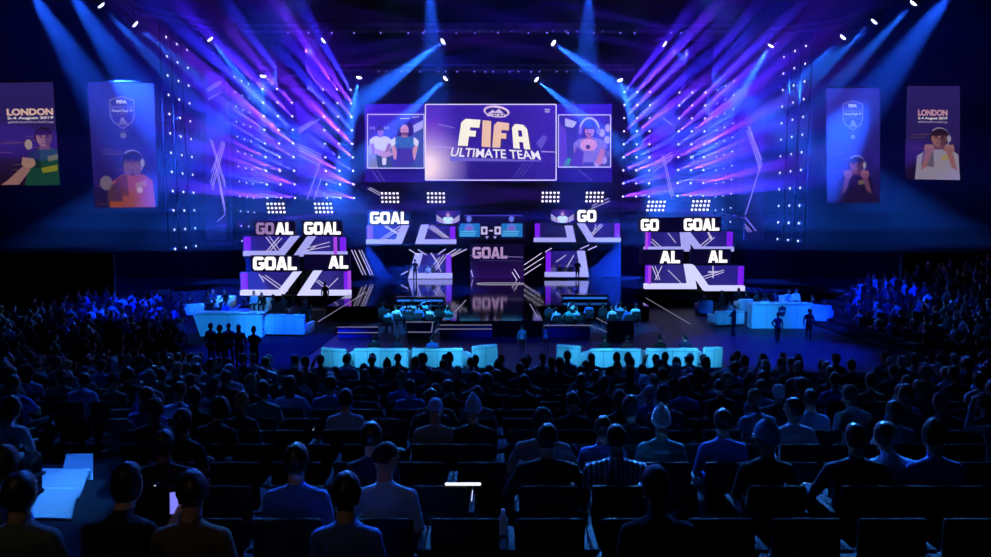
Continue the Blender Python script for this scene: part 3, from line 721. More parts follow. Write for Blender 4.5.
oR, _ = booth('lower booth right of the centre with a group of players', 545, 589, 251, 277, YC - .3, 1, 1, ((556, 262, 566, 255, .8), (564, 272, 574, 255, .9)), 4.6, sloff=4)
booth('upper inner booth of the left cluster', 293, 346, 236.5, 256.5, YF, -1, 1, ((304, 251, 330, 246, .8), (303, 249, 330, 242, .8), (303, 254, 316, 246, 1)), 4.8, sloff=14)
booth('upper outer booth of the left cluster', 243, 298, 236, 256, YF, 1, 1, ((266, 252, 279, 237, 1), (268, 253, 282, 238, .9), (266, 237, 278, 253, 1), (269, 236, 281, 252, .8)), 4.8, sloff=16)
booth('lower outer booth of the left cluster behind white sofas', 240, 300, 272, 295.5, YM, 1, 1, ((262, 276, 284, 292, 1), (265, 275, 288, 291, .8), (259, 274, 264, 282, 1.2)), 5, sloff=18, lav=glow('booth_light_bright', lin((205, 205, 255)), 1.1))
booth('lower inner booth of the left cluster with a standing figure', 297, 350, 271, 295.5, YM, -1, 1, ((318, 280, 328, 287, .9), (316, 281, 326, 289, .9), (328, 288, 338, 278, .9)), 5, sloff=16, lav=MATS['booth_light_bright'])
booth('upper inner booth of the right cluster', 645, 691, 231, 251.5, YF, 1, 1, ((652, 239, 662, 248, .9), (650, 241, 660, 249, .8), (668, 233, 676, 243, .8)), 4.6, sloff=2)
booth('upper outer booth of the right cluster', 682, 734, 231, 251.5, YF, -1, 1, ((700, 246, 712, 236, 1), (703, 247, 715, 237, .8), (708, 232, 712, 240, 2.0)), 4.6, sloff=16)
booth('lower inner booth of the right cluster behind seated guests', 645, 697, 264.5, 289, YM, 1, 1, ((652, 266, 658, 280, 1), (655, 266, 660, 280, .8), (662, 266, 655, 280, 1), (668, 270, 684, 286, .8)), 5, sloff=4, lav=MATS['booth_light_bright'])
booth('lower outer booth of the right cluster behind seated guests', 687, 745, 265.5, 291, YM, -1, 1, ((702, 277, 724, 270, .9), (704, 279, 724, 272, .8), (713, 266, 713, 278, 1.4), (708, 272, 718, 272, 1.6)), 5, sloff=18, lav=MATS['booth_light_bright'])
for k, (x, y) in enumerate(((333, 243), (645, 238), (648, 272), (347, 277))):      # pink speckled pillars of light
    o = MB(); px_box(o, x + .8, y - 6, x + 3.2, y + 12, (YF if k < 2 else YM) - .5, .2)
    tag(o.build('light_pillar', glow('pink_pillar', lin((170, 70, 225)), 1.0)), ('pink light pillar beside the upper left cluster', 'pink light pillar beside the upper right cluster', 'pink light pillar beside the lower right cluster', 'pink light pillar beside the lower left cluster')[k], 'light', 'pink light pillars')
sign('GOAL sign with two dim letters above the upper outer booth, left cluster', 'AL', Qr(256, 222.5, 293, 234.5), YF - .4, 'GO')
sign('GOAL sign above the upper inner booth of the left cluster', 'GOAL', Qr(304, 222, 340.5, 234.5), YF - .4)
sign('GOAL sign above the lower outer booth of the left cluster', 'GOAL', Qr(253, 256.8, 296.5, 270), YM - .4)
sign('half lit AL sign above the lower inner booth of the left cluster', 'AL', Qr(328.5, 256, 348, 268.5), YM - .4, box=(304, 350))
sign('GOAL sign above the upper booth left of the centre', 'GOAL', Qr(370, 211.8, 408.5, 223.8), YC - .4)
sign('half lit GO sign above the upper booth right of the centre', 'GO', Qr(577.5, 210, 596.3, 221.8), YC - .4, box=(575, 619))
sign('half lit GO sign above the upper inner booth of the right cluster', 'GO', Qr(641, 219, 658.8, 230.8), YF - .4, box=(638, 686))
sign('GOAL sign above the upper outer booth of the right cluster', 'GOAL', Qr(684, 218.5, 719.3, 230.6), YF - .4)
sign('half lit AL sign above the lower inner booth of the right cluster', 'AL', Qr(660, 251, 680, 263.2), YM - .4, box=(640, 684))
sign('half lit AL sign above the lower outer booth of the right cluster', 'AL', Qr(708.5, 250.6, 727.3, 262.6), YM - .4, box=(690, 731))
for lab, x0, x1, y0 in (('small screen with a player portrait left of the scoreboard', 436, 460, 210.5), ('small screen with a player portrait right of the scoreboard', 551, 574, 209.5)):
    def art(p, Y, x0=x0, x1=x1, y0=y0):
        c = (x0 + x1) / 2
        for k in (-1, 1):
            for j in range(3): line_px(p, (c + k * 11.5, y0 + 5 + j * 2.2), (c + k * 6, y0 + 9 + j * 1.6), .7, Y - .004, L_((230, 220, 250)))
        blob_person(p, Y - .01, c, y0 + 4, 4.2, (205, 165, 205), (120, 80, 150), (190, 225, 240))
        shape(p, [(x0, y0 + 13.2), (x1, y0 + 13.2), (x1, y0 + 16), (x0, y0 + 16)], Y - .06, L_((12, 8, 26)))
    screen_thing('portrait_screen', lab, x0, y0, x1, y0 + 13.5, YC - .3, lambda u, v: mixc((70, 30, 130), (30, 16, 90), abs(u - .5) * 2), art, group='portrait screens', nx=6, ny=4, depth=.2)
# centre: scoreboard, central GOAL and the dark gate under it
def score_art(p, Y):
    e = Y - .004
    for x0, x1 in ((459, 480), (501.5, 522.5)):
        shape(p, [(x0, 223.5), (x1, 223.5), (x1, 237), (x0, 237)], e, L_((30, 112, 190)))
        for j in range(3): shape(p, [(x0 + 1, 231 + j * 2), (x1 - 3 - j, 231 + j * 2), (x1 - 3 - j, 231.9 + j * 2), (x0 + 1, 231.9 + j * 2)], e - .004, L_((90, 185, 225)))
        c = (x0 + x1) / 2 - .5
        shape(p, ell(c, 219, 2.7, 3.2, 12), e, L_((95, 110, 205))); shape(p, [(c - 5, 231), (c - 4, 225), (c, 223.3), (c + 4, 225), (c + 5, 231)], e - .004, L_((88, 120, 215)))
        shape(p, [(c - 3, 230), (c - 2.4, 226.5), (c + 2.4, 226.5), (c + 3, 230)], e - .006, L_((120, 90, 200)))
    for x in (481, 494.5):
        out, inn = Qr(x, 226.5, x + 6.5, 234.5), Qr(x + 2, 228.6, x + 4.5, 232.4)
        for i in range(4): shape(p, [out[i], out[(i + 1) % 4], inn[(i + 1) % 4], inn[i]], e - .004, L_((190, 180, 230)))
    shape(p, [(489, 230), (493, 230), (493, 231.4), (489, 231.4)], e - .004, L_((190, 180, 230)))
    for x in (487, 495): shape(p, [(x - 2, 236.2), (x + 2, 236.2), (x, 239)], e, L_((150, 145, 215)))
    line_px(p, (464, 215.6), (522, 215.6), .7, e, L_((80, 70, 170)))
screen_thing('scoreboard', 'central scoreboard reading 0-0 between two blue player cards', 456, 214, 526, 240, YC + .4, lambda u, v: (8, 5, 34), score_art, nx=4, ny=4)
def gate_art(p, Y):
    e = Y - .004
    block_word(p, 'GOAL', Qr(472.5, 247, 507.5, 258.5), e, L_((172, 140, 190)))
    line_px(p, (470, 255.5), (523, 257.2), .6, e - .01, L_((130, 110, 180))); line_px(p, (480, 260.5), (522, 261), .4, e - .01, L_((70, 60, 130)))
    line_px(p, (471, 270), (473, 277), 1, e, L_((180, 160, 230)))
screen_thing('gate_screen', 'dim central screen reading GOAL above the stage gate', 470, 244, 524, 279, YC + .6, lambda u, v: mixc((14, 6, 46), (44, 12, 88), max(0, v - .35) * 1.4), gate_art, nx=6, ny=6)
b = MB()
for p0, p1, py in ((366, 456, 244), (534, 621, 242)):
    q0, q1 = at(p0, py, 59), at(p1, py, 59); b.box((q0.x, 58.97, STZ), (q1.x, 59.08, at(p0, py, 57.5).z - .13))
for p0, p1, py in ((245, 344, 256), (647, 732, 251.5)):
    q0, q1 = at(p0, py, 47.7), at(p1, py, 47.7); b.box((q0.x, 47.77, STZ * .9), (q1.x, 48.05, at(p0, py, 46.5).z - .13))
struct(b.build('wall_set_riser', mat('riser_blue', (.003, .004, .015), .8, spec=.1)), 'dark risers under the upper booths')
# free white light tubes on the set
def tube_set(label, lines, Y, w=.9):
    o = empty('light_tubes', at(*lines[0][0], Y), label, 'light tubes', 'slanted white light tubes'); inv = Matrix.Translation(-o.location)
    for a, c in lines:
        q = MB(); q.tube([at(*a, Y), at(*c, Y)], w * Y / F / 2.8, 6); q.build('tube', WLINE, o, inv)
    return o
tube_set('slanted tubes fanning above the lower booth left of the centre', [((409, 249.5), (418.4, 255)), ((417.8, 249.5), (426.5, 255)), ((445.8, 249), (437.7, 254.4)), ((456, 249), (446.4, 255)), ((461, 249), (450.6, 255.6)), ((466.8, 249), (451.7, 256.5)), ((401, 274.8), (408, 271))], YC - 1, .8)
tube_set('slanted tubes fanning above the lower booth right of the centre', [((524, 265), (541.7, 253)), ((524, 270), (544, 257)), ((524, 275), (541, 264)), ((545, 252), (552, 248)), ((580, 249), (589, 245)), ((588, 250), (597, 246))], YC - 1, .8)
tube_set('pair of slanted tubes left of the lower centre booths', [((351.5, 250), (363, 275)), ((354.5, 250), (366, 275)), ((358.8, 250), (370.5, 275)), ((361.5, 250), (373, 275))], YC - 1, .7)
tube_set('slanted tubes right of the stage gate', [((514, 269), (519.7, 278)), ((512, 272), (517, 280))], YC - 1, .8)
tube_set('slanted tubes above the upper left booth of the centre', [((368, 188.5), (382, 196.5)), ((370, 187.5), (385, 195.5))], 62, .6)
tube_set('slanted tubes above the upper right booth of the centre', [((590, 209), (610, 201)), ((588, 203), (604, 195)), ((592, 206), (609, 198))], 62, .6)
# tall LED columns with line graphics
def led_column(label, x0, y0, x1, y1, Y, lines, colr=(46, 36, 190)):
    o, inv = screen_thing('led_column', label, x0, y0, x1, y1, Y, lambda u, v: mixc(tuple(q * .45 for q in colr), (10, 6, 56), abs(v - .4) * 1.5), lambda p, Yq: [line_px(p, a, c, .6, Yq - .006, L_((170, 150, 245))) for a, c in lines], cat='screen', group='tall LED columns', nx=3, ny=10, depth=.2)
led_column('tall LED column with crossed white lines on the outer left', 206, 72, 226, 240, 56, [((207, 89), (221, 81)), ((207.5, 91.5), (221, 83.5)), ((208, 99.5), (221, 92)), ((210, 139), (225.5, 188)), ((212, 140), (225.5, 184)), ((223.8, 141.7), (212, 186)), ((222, 141), (210.6, 183)), ((225, 143), (212.5, 190)), ((211, 172), (219, 152)), ((218, 169.7), (225.5, 210)), ((216, 168), (225, 213)), ((225.5, 214), (217.5, 221.4)), ((215, 164), (224, 205))])
led_column('tall LED column with slanted white lines on the inner left', 298, 100, 322, 200, 62, [((298.6, 129), (312.4, 121)), ((299, 133), (319.6, 118.6)), ((299, 131), (318, 120)), ((298.6, 144), (321.5, 155)), ((299, 147), (321.5, 158)), ((299, 150), (321.5, 161)), ((299, 155), (319.6, 165.7)), ((320.6, 161.7), (307, 200)), ((321.4, 177.5), (314, 200))], (40, 24, 170))
led_column('tall LED column with crossed white lines on the inner right', 652, 100, 675, 200, 62, [((662, 117), (673, 125.4)), ((652.5, 165.7), (672.8, 154.8)), ((652.5, 168.7), (672.8, 157.6)), ((653, 171.6), (671, 160.4)), ((654, 163), (671, 152.5)), ((661.8, 153.8), (671.7, 198.9)), ((664, 157), (673.5, 196))], (50, 26, 180))
led_column('tall LED column with slanted white lines on the outer right', 744, 110, 764, 240, 56, [((748, 126), (761, 168)), ((749.5, 126), (762, 165)), ((747, 130), (760, 170)), ((751, 133), (762, 160)), ((760.5, 165.6), (745.5, 214.6)), ((745, 217), (756, 231)), ((744.8, 224), (751.6, 232)), ((744.8, 227), (749, 232.5))], (40, 30, 170))
# ------------------------------------------------------------------ lamps, trusses, haze
LENS = glow('lamp_lens', lin((240, 235, 255)), 3.2); LENSBIG = glow('wash_lens', (.75, .9, 1.0), 9.0)
NSPOT = [0]
def spot(parent, loc, d, rgb, power, ang, blend=.5, rad=.10, name='lamp_beam'):
    l = bpy.data.lights.new(name, 'SPOT'); l.energy = power; l.color = rgb; l.spot_size = R(ang); l.spot_blend = blend; l.shadow_soft_size = rad
    o = bpy.data.objects.new(name, l); COL.objects.link(o); o.parent = parent
    o.matrix_local = Matrix.Translation(loc) @ Vector(d).to_track_quat('-Z', 'Y').to_matrix().to_4x4()
    NSPOT[0] += 1
    return o
def head_meshes(r, body=True):
    b = MB(); b.tube([(0, .0, 0), (0, .0, -r * 2.2)], [r * 1.05, r * .8], 10); b.tube([(0, 0, -r * 2.2), (0, 0, -r * 2.6)], [r * .8, r * .3], 10)
    for s in (-1, 1): b.box((s * r * 1.15 - r * .12, -r * .3, -r * 2.6), (s * r * 1.15 + r * .12, r * .3, -r * .6))
    b.box((-r * 1.3, -r * .5, -r * 3.0), (r * 1.3, r * .5, -r * 2.5))
    l = MB(); l.tube([(0, 0, -.01), (0, 0, r * .25)], [r * .95, r * .5], 10)
    return b.data('lamp_body', blk), l
BEAM_B, _l = head_meshes(.085); BEAM_L = _l.data('lens', LENS)
BEAM_S, _l = head_meshes(.065); BEAM_SL = _l.data('lens', LENS)
WASH_B, _l = head_meshes(.26); WASH_L = _l.data('lens', LENSBIG)
def lamp(P, d, label, group, bodyme, lensme, name='beam_light'):
    q = Vector(d).to_track_quat('Z', 'Y')
    o = bpy.data.objects.new(name, bodyme); COL.objects.link(o); o.location = P; o.rotation_euler = q.to_euler(); tag(o, label, 'stage light', group)
    l = bpy.data.objects.new('lens', lensme); COL.objects.link(l); l.parent = o
    return o
VIO = [(.05, .012, 1.0), (.115, .016, 1.0), (.025, .022, 1.0)]
def away(vx, vy=215):      # the direction whose vanishing point is (vx, vy), coming towards the seats
    v = at(vx, vy, 10) - Vector((0, 0, CAMH)); return -v.normalized()
def lamp_grid(cols, n, name_, group, depths, d=None, beam=0.0, ang=2.4, big=True, every=1, skip=(), polelabel=''):
    """cols: per column (x top, y top, x bottom, y bottom) of the lamps, each column on its own pole"""
    for c, ((x0, y0, x1, y1), Y) in enumerate(zip(cols, depths)):
        pts = []
        for r in range(n):
            if (c, r) in skip: continue
            t = r / (n - 1); P = at(x0 + (x1 - x0) * t, y0 + (y1 - y0) * t, Y); pts.append(P)
            dd = Vector(d(c, r)) if d else Vector((0, -1, 0))
            o = lamp(P, dd, f'white lamp, {ORD[r + 1]} down in {ORD[c + 1]} column {name_}', group, BEAM_B if big else BEAM_S, BEAM_L if big else BEAM_SL)
            if beam and (r + c) % every == 0:
                spot(o, (0, 0, .05), (0, 0, 1), VIO[(r * 2 + c) % 3], beam * (1 + .35 * sin(r * 2.3 + c * 1.7)), ang)
        m = MB(); off = Vector((0, .42, 0)) if abs(dd.y) > .6 else Vector((.42 if P.x > 0 else -.42, 0, 0))
        top, bot = pts[0] + off + Vector((0, 0, .8)), pts[-1] + off; m.tube([top, Vector((bot.x, bot.y, STZ if Y > 47 else 0))], .05, 6)
        for p in pts: m.tube([p + off, p + off * .72], .03, 5)
        tag(m.build('lamp_pole', blk2), f'dark pole of the {ORD[c + 1]} lamp column {name_}', 'pole', 'poles of the lamp columns')
BP = 4600000.0
outL = [(166, 37, 175.3, 249), (176.7, 44, 186, 247.5), (187, 50, 196, 246)]
outR = [(784, 57, 777.5, 239), (795, 51, 788, 240), (806, 46, 798, 241)]
lamp_grid(outL, 12, 'on the outer left wall', 'lamps on the outer left wall', (46.4, 48.3, 50.3), lambda c, r: (1, -.10, .14 + .02 * (6 - r) * .5), BP * .35, 2.6, True, 4)
lamp_grid(outR, 12, 'on the outer right wall', 'lamps on the outer right wall', (51.2, 49.2, 47.3), lambda c, r: (-1, -.10, .14 + .02 * (6 - r) * .5), BP * .35, 2.6, True, 4)
smL = [(234.5, 77, 242, 241), (241.6, 81, 249.5, 241), (248.5, 84, 255.5, 241)]
smR = [(717.5, 90, 715, 237), (725.5, 86, 722, 237), (734, 81, 730, 236)]
lamp_grid(smL, 12, 'at the back of the left wall', 'small lamps at the back of the left wall', (59, 60.7, 62.3), lambda c, r: (1, -.3, .12), 0, big=False, skip=((2, 11), (2, 10), (1, 11)))
lamp_grid(smR, 12, 'at the back of the right wall', 'small lamps at the back of the right wall', (62.3, 60.7, 59), lambda c, r: (-1, -.3, .12), 0, big=False, skip=((0, 11), (0, 10), (1, 11), (1, 10)))
fl = [(262.5, 89, 267.3, 198), (277, 89, 281, 198), (291.4, 89, 295, 198)]
fl2 = [(323, 89.5, 327, 198), (337, 89.5, 340.5, 198), (350.7, 89.8, 354, 198)]
fr = [(624.6, 92, 623, 196.5), (637.5, 92, 636, 196.5), (650, 92, 649, 196.5)]
fr2 = [(679.5, 92.5, 677.5, 196), (692.5, 92.5, 690.5, 196), (705.5, 92.5, 703, 196)]
lamp_grid(fl, 9, 'on outer half of left back wall', 'lamps on the left back wall', (64.2,) * 3, lambda c, r: away(388), BP, 2.0)
lamp_grid(fl2, 9, 'on inner half of left back wall', 'lamps on the left back wall', (64.2,) * 3, lambda c, r: away(425), BP, 2.0)
lamp_grid(fr, 9, 'on inner half of right back wall', 'lamps on the right back wall', (64.2,) * 3, lambda c, r: away(525), BP, 2.0)
lamp_grid(fr2, 9, 'on outer half of right back wall', 'lamps on the right back wall', (64.2,) * 3, lambda c, r: away(572), BP, 2.0)

# blocks of fifteen lamps
BL = MB(); BL.tube([(0, 0, 0), (0, -.06, 0)], [.095, .07], 10); BLm = BL.data('lamp', glow('blinder_lamp', lin((245, 240, 255)), 2.0))
for x, y, Y, sh, lab in ((276, 208, 60, .7, 'above the upper outer booth of the left cluster'), (323.5, 208, 60, .7, 'above the upper inner booth of the left cluster'), (390, 197.6, 61.5, .25, 'above the upper left booth of the centre'),
                         (436, 197.6, 61.5, .15, 'above the portrait screen left of the scoreboard'), (550.5, 197, 61.5, -.15, 'above the portrait screen right of the scoreboard'), (594.5, 197, 61.5, -.3, 'above the upper right booth of the centre'),
                         (656, 206, 60, -.8, 'above the upper inner booth of the right cluster'), (700.5, 205.5, 60, -.8, 'above the upper outer booth of the right cluster')):
    o = empty('blinder_panel', at(x, y, Y), 'block of fifteen white lamps ' + lab, 'stage light', 'blocks of white lamps'); inv = Matrix.Translation(-o.location)
    b = MB(); px_box(b, x - 10, y - 6.5, x + 10, y + 6.5, Y + .05, .15); b.build('panel', blk2, o, inv)
    b = MB(); w = at(x, y, Y); b.tube([w + Vector((0, .12, .0)), Vector((w.x, 65.22, w.z))], .05, 6); b.build('bracket', blk2, o, inv)
    for j in range(3):
        for i in range(5):
            l = bpy.data.objects.new('lamp', BLm); COL.objects.link(l); l.parent = o; l.location = at(x + (i - 2) * 3.9 + (j - 1) * sh, y + (j - 1) * 4.2, Y) - o.location

# trusses
def lattice(mb, a, b, w=.45, step=1.0, r=.035):
    a, b = Vector(a), Vector(b); d = (b - a); L = d.length; d.normalize()
    s = d.cross(Vector((0, 0, 1))).normalized() * w / 2; u = Vector((0, 0, w / 2)); c = [s + u, s - u, -s - u, -s + u]
    for q in c: mb.tube([a + q, b + q], r, 5)
    n = max(1, int(L / step))
    for i in range(n):
        p0 = a + d * L * i / n; p1 = a + d * L * (i + 1) / n
        for k in range(4): mb.tube([p0 + c[k], p1 + c[(k + 1) % 4]], r * .6, 4, False)
def truss(label, pts, wires=True):
    m = MB()
    for a, b in zip(pts[:-1], pts[1:]): lattice(m, a, b)
    o = tag(m.build('lighting_truss', steel), label, 'truss', 'ceiling trusses')
    w = MB(); n = 0
    for a in pts: w.tube([Vector(a) + Vector((0, 0, .2)), Vector((a[0], a[1], 30))], .02, 5)
    w.build('hanging_wire', blk, o); return o
washes = [  # x, y, distance, where the light goes (direction), beam strength, label place
    (101, 5, 42, (.52, .50, -.70), 1.3, 'on the left truss, nearest the roof corner'), (135, 24, 46, (.62, .45, -.60), 1.3, 'on the left truss, second in'), (210, 39, 52, (.50, .35, -.72), 1.2, 'on the left truss above the outer lamp wall'),
    (263, 76, 57, (-.02, -.05, -1), .5, 'beside the left speaker column, low'), (323.5, 40.5, 56, (-.75, -.1, -.62), 1.0, 'on the front truss right of the left speaker column'), (359, 77.5, 60, (-.18, -.1, -1), .8, 'between the left lamp wall and the big screen'),
    (443, 41.5, 56, (-.72, -.3, -.6), 1.1, 'on the front truss, left of the middle'), (445.5, 78.5, 61, (-.7, -.2, -.7), .7, 'above the left edge of the main screen'), (553.5, 43, 56, (.78, -.3, -.62), 1.1, 'on the front truss, right of the middle'),
    (536.5, 79.5, 61, (.75, -.2, -.65), .7, 'above the right edge of the main screen'), (620, 80, 60, (.3, -.1, -1), .8, 'between the big screen and the right lamp wall'), (664.5, 44, 56, (.8, -.1, -.6), 1.0, 'on the front truss left of the right speaker column'),
    (708, 80.5, 57, (.06, -.05, -1), .5, 'beside the right speaker column, low'), (771, 45.5, 53, (-.42, .3, -.8), 1.2, 'on the right truss above the outer lamp wall'), (843, 37, 50, (-.62, .3, -.68), 1.2, 'on the right truss, third from the roof corner'),
    (874.5, 21.5, 47, (-.6, .4, -.66), 1.3, 'on the right truss, second from the roof corner'), (913.5, 3, 43, (-.55, .4, -.74), 1.4, 'on the right truss, nearest the roof corner')]
WP = 520000.0
for x, y, Y, d, k, lab in washes:
    P = at(x, y, Y); o = lamp(P, d, 'bright blue white wash light ' + lab, 'overhead wash lights', WASH_B, WASH_L, 'wash_light')
    spot(o, (0, 0, .1), (0, 0, 1), (.016, .13, 1.0), WP * k * (2.2 if 200 < x < 790 else 1.0), 14, .8, .12)
# wash lights above the top of the picture
for k, (x, Y, d, st, lab) in enumerate(((20, 40, (.35, .35, -.86), 1.5, 'roof corner on the left'), (58, 44, (.42, .35, -.86), 1.5, 'roof left of the left truss'), (430, 46, (.02, .12, -1), .9, 'roof left of the stage axis'), (590, 46, (-.02, .1, -1), .9, 'roof right of the stage axis'), (965, 42, (-.42, .4, -.8), 1.6, 'roof corner on the right'))):
    P = at(x, -26, Y); o = lamp(P, d, 'blue wash light hung high under the ' + lab, 'overhead wash lights', WASH_B, WASH_L, 'wash_light'); spot(o, (0, 0, .1), (0, 0, 1), (.012, .09, 1.0), WP * st, 22, .9, .12)
    c = MB(); c.tube([P + Vector((0, 0, .5)), Vector((P.x, P.y, 30))], .03, 5); c2 = c.build('hanging_wire', blk); c2.parent = o; c2.matrix_parent_inverse = o.matrix_basis.inverted()
def wp(i, dz=.95): return tuple(at(washes[i][0], washes[i][1], washes[i][2]) + Vector((0, 0, dz)))
fz = at(443, 41, 56).z + .95
truss('long front truss carrying wash lights over the stage', [(AX - 19, 56, fz), (AX - 9, 56, fz), (AX, 56, fz), (AX + 9, 56, fz), (AX + 19, 56, fz)])
truss('left truss running up towards the roof corner', [wp(0), wp(1), wp(2)]); truss('right truss running up towards the roof corner', [wp(16), wp(15), wp(14), wp(13)])
bz = at(443, 78, 61).z + .95
truss('back truss holding the big screens', [(AX - 13, 61.4, bz), (AX, 61.4, bz), (AX + 12.5, 61.4, bz)])
truss('short low truss beside the left speaker column', [wp(3), tuple(Vector(wp(3)) + Vector((3, 0, 0)))]); truss('short low truss beside the right speaker column', [wp(12), tuple(Vector(wp(12)) + Vector((-3, 0, 0)))])
truss('high truss crossing over the middle of the stage', [(AX - 14, 59, at(400, 27, 59).z), (AX, 59, at(400, 27, 59).z), (AX + 14, 59, at(400, 27, 59).z)])
# little lamps on the trusses that catch the eye as specks
SPK = MB(); SPK.ball((0, 0, 0), .05, u=6, w=4); SPKL = SPK.data('lens', glow('speck', lin((150, 130, 240)), 2.5)); SPKB = MB(); SPKB.tube([(0, .0, 0), (0, .22, .05)], [.07, .05], 8); SPKBm = SPKB.data('lamp_body', blk)
r5 = random.Random(5)
def specks(label, x0, x1, y0, y1, Y, n, group, Z):
    for k in range(n):
        P = at(x0 + (x1 - x0) * (k + r5.random() * .6) / n, 0, Y); P.z = Z - .34
        o = bpy.data.objects.new('par_lamp', SPKBm); COL.objects.link(o); o.location = P; tag(o, f'small dim lamp, {ORD[k + 1]} from the left {label}', 'stage light', group)
        l = bpy.data.objects.new('lens', SPKL); COL.objects.link(l); l.parent = o
        b = MB(); b.tube([(0, .12, .03), (0, .12, .2)], .02, 4); c = b.build('clamp', blk); c.parent = o
specks('under the high middle truss', 375, 620, 0, 0, 59, 22, 'small lamps on the high truss', at(400, 27, 59).z); specks('under the back truss', 372, 610, 0, 0, 61.4, 20, 'small lamps on the back truss', bz); specks('under the front truss', 282, 705, 0, 0, 56, 18, 'small lamps on the front truss', fz)
# speaker columns
for x0, x1, lab in ((277, 305, 'tall black speaker column hanging left of the big screen'), (688, 712, 'tall black speaker column hanging right of the big screen')):
    c = at((x0 + x1) / 2, 42, 49); o = empty('speaker_column', c, lab, 'loudspeakers', 'hanging speaker columns'); w = (x1 - x0) / 700 * 49
    for k in range(11):
        b = MB(); b.rbox((-w / 2, -.4, -.28 * (k + 1) + .013), (w / 2, .4, -.28 * k - .013), .03, 1, Matrix.Translation((0, .012 * k * k * .3, 0)))
        b.build('speaker_cabinet', blk2, o)
    b = MB(); b.box((-w / 2, -.3, .0), (w / 2, .3, .12)); b.tube([(0, 0, .1), (0, 0, 30 - c.z)], .03, 5)
    b.build('hanging_frame', steel, o)
# the haze that hangs over the stage
hz = MB(); hz.box((-47, 63.05, 6.2), (47, 65.1, 29.5)); hm = bpy.data.materials.new('stage_haze'); hm.use_nodes = True; nt = hm.node_tree; nt.nodes.clear()
for q, (px, z, T, rgb, pw) in enumerate(((200, 14, (-19, 60, 12), (.05, .004, 1.0), 1.0), (320, 15, (-14, 64, 12), (.09, .004, 1.0), 1.0), (660, 15, (13, 64, 12), (.09, .004, 1.0), 1.0), (780, 14, (18, 60, 12), (.05, .004, 1.0), 1.0), (490, 25, (AX, 64, 14), (.01, .02, 1.0), .5), (30, 24, (-34, 60, 10), (.0, .02, 1.0), .8), (950, 24, (33, 60, 10), (.0, .02, 1.0), .8))):
    P = Vector(((px - CXP) / 700 * 47, 47, z + 4)); l = bpy.data.lights.new('haze_fill', 'SPOT'); l.energy = 22000 * pw; l.color = rgb; l.spot_size = R(70); l.spot_blend = 1; l.shadow_soft_size = .3  # unseen wide spots added to give the haze an overall blue glow
    w_ = bpy.data.objects.new('haze_fill', l); COL.objects.link(w_); w_.location = P; w_.rotation_euler = (Vector(T) - P).to_track_quat('-Z', 'Y').to_euler()
out = nt.nodes.new('ShaderNodeOutputMaterial'); vs = nt.nodes.new('ShaderNodeVolumeScatter'); vs.inputs['Density'].default_value = .005; vs.inputs['Anisotropy'].default_value = .25; vs.inputs['Color'].default_value = (1, 1, 1, 1)
nt.links.new(vs.outputs['Volume'], out.inputs['Volume']); hm.cycles.homogeneous_volume = True; hm.cycles.volume_sampling = 'EQUIANGULAR'
try: hm.volume_intersection_method = 'FAST'
except Exception: pass
ho = hz.build('stage_haze', hm); tag(ho, 'thin haze hanging at the back lamp walls that shows up the light beams', 'haze', 'stage haze', kind='stuff')
for y0, y1, z0, z1, den, lab in ((61, 63.04, 6.2, 29.5, .005, 'haze in front of the lamp walls'), (57.5, 60.99, 6.2, 29.5, .005, 'haze around the back truss'), (53, 57.49, 6.2, 29.5, .0038, 'haze around the front truss'), (48, 52.99, 6.2, 29.5, .0028, 'haze between the outer lamp walls'), (39.5, 47.99, 6.2, 29.5, .0017, 'thinner haze between the stage lamps and the banners'), (29, 39.49, 6.2, 29.5, .0006, 'faint haze reaching out over the lounge'), (46, 65.1, 4.9, 6.19, .003, 'haze thinning out below the lamp walls'), (46, 65.1, 3.6, 4.89, .0014, 'faintest low haze between the booths')):
    h2 = MB(); h2.box((-47, y0, z0), (47, y1, z1)); m2 = hm.copy(); m2.node_tree.nodes['Volume Scatter'].inputs['Density'].default_value = den
    tag(h2.build('stage_haze', m2), lab, 'haze', 'stage haze', kind='stuff')
SC.cycles.volume_bounces = 0; SC.cycles.transparent_max_bounces = 48; SC.cycles.max_bounces = 4; SC.cycles.diffuse_bounces = 2; SC.cycles.use_denoising = True; SC.cycles.denoising_input_passes = 'RGB_ALBEDO'; SC.cycles.use_light_tree = True; SC.cycles.use_adaptive_sampling = False
SC.view_settings.view_transform = 'Standard'; SC.view_settings.look = 'None'; SC.view_settings.gamma = 1; SC.view_settings.use_curve_mapping = False; SC.view_settings.exposure = 0
W = bpy.data.worlds.new('world'); SC.world = W; W.use_nodes = True; W.node_tree.nodes['Background'].inputs[0].default_value = (0, 0, 0, 1)
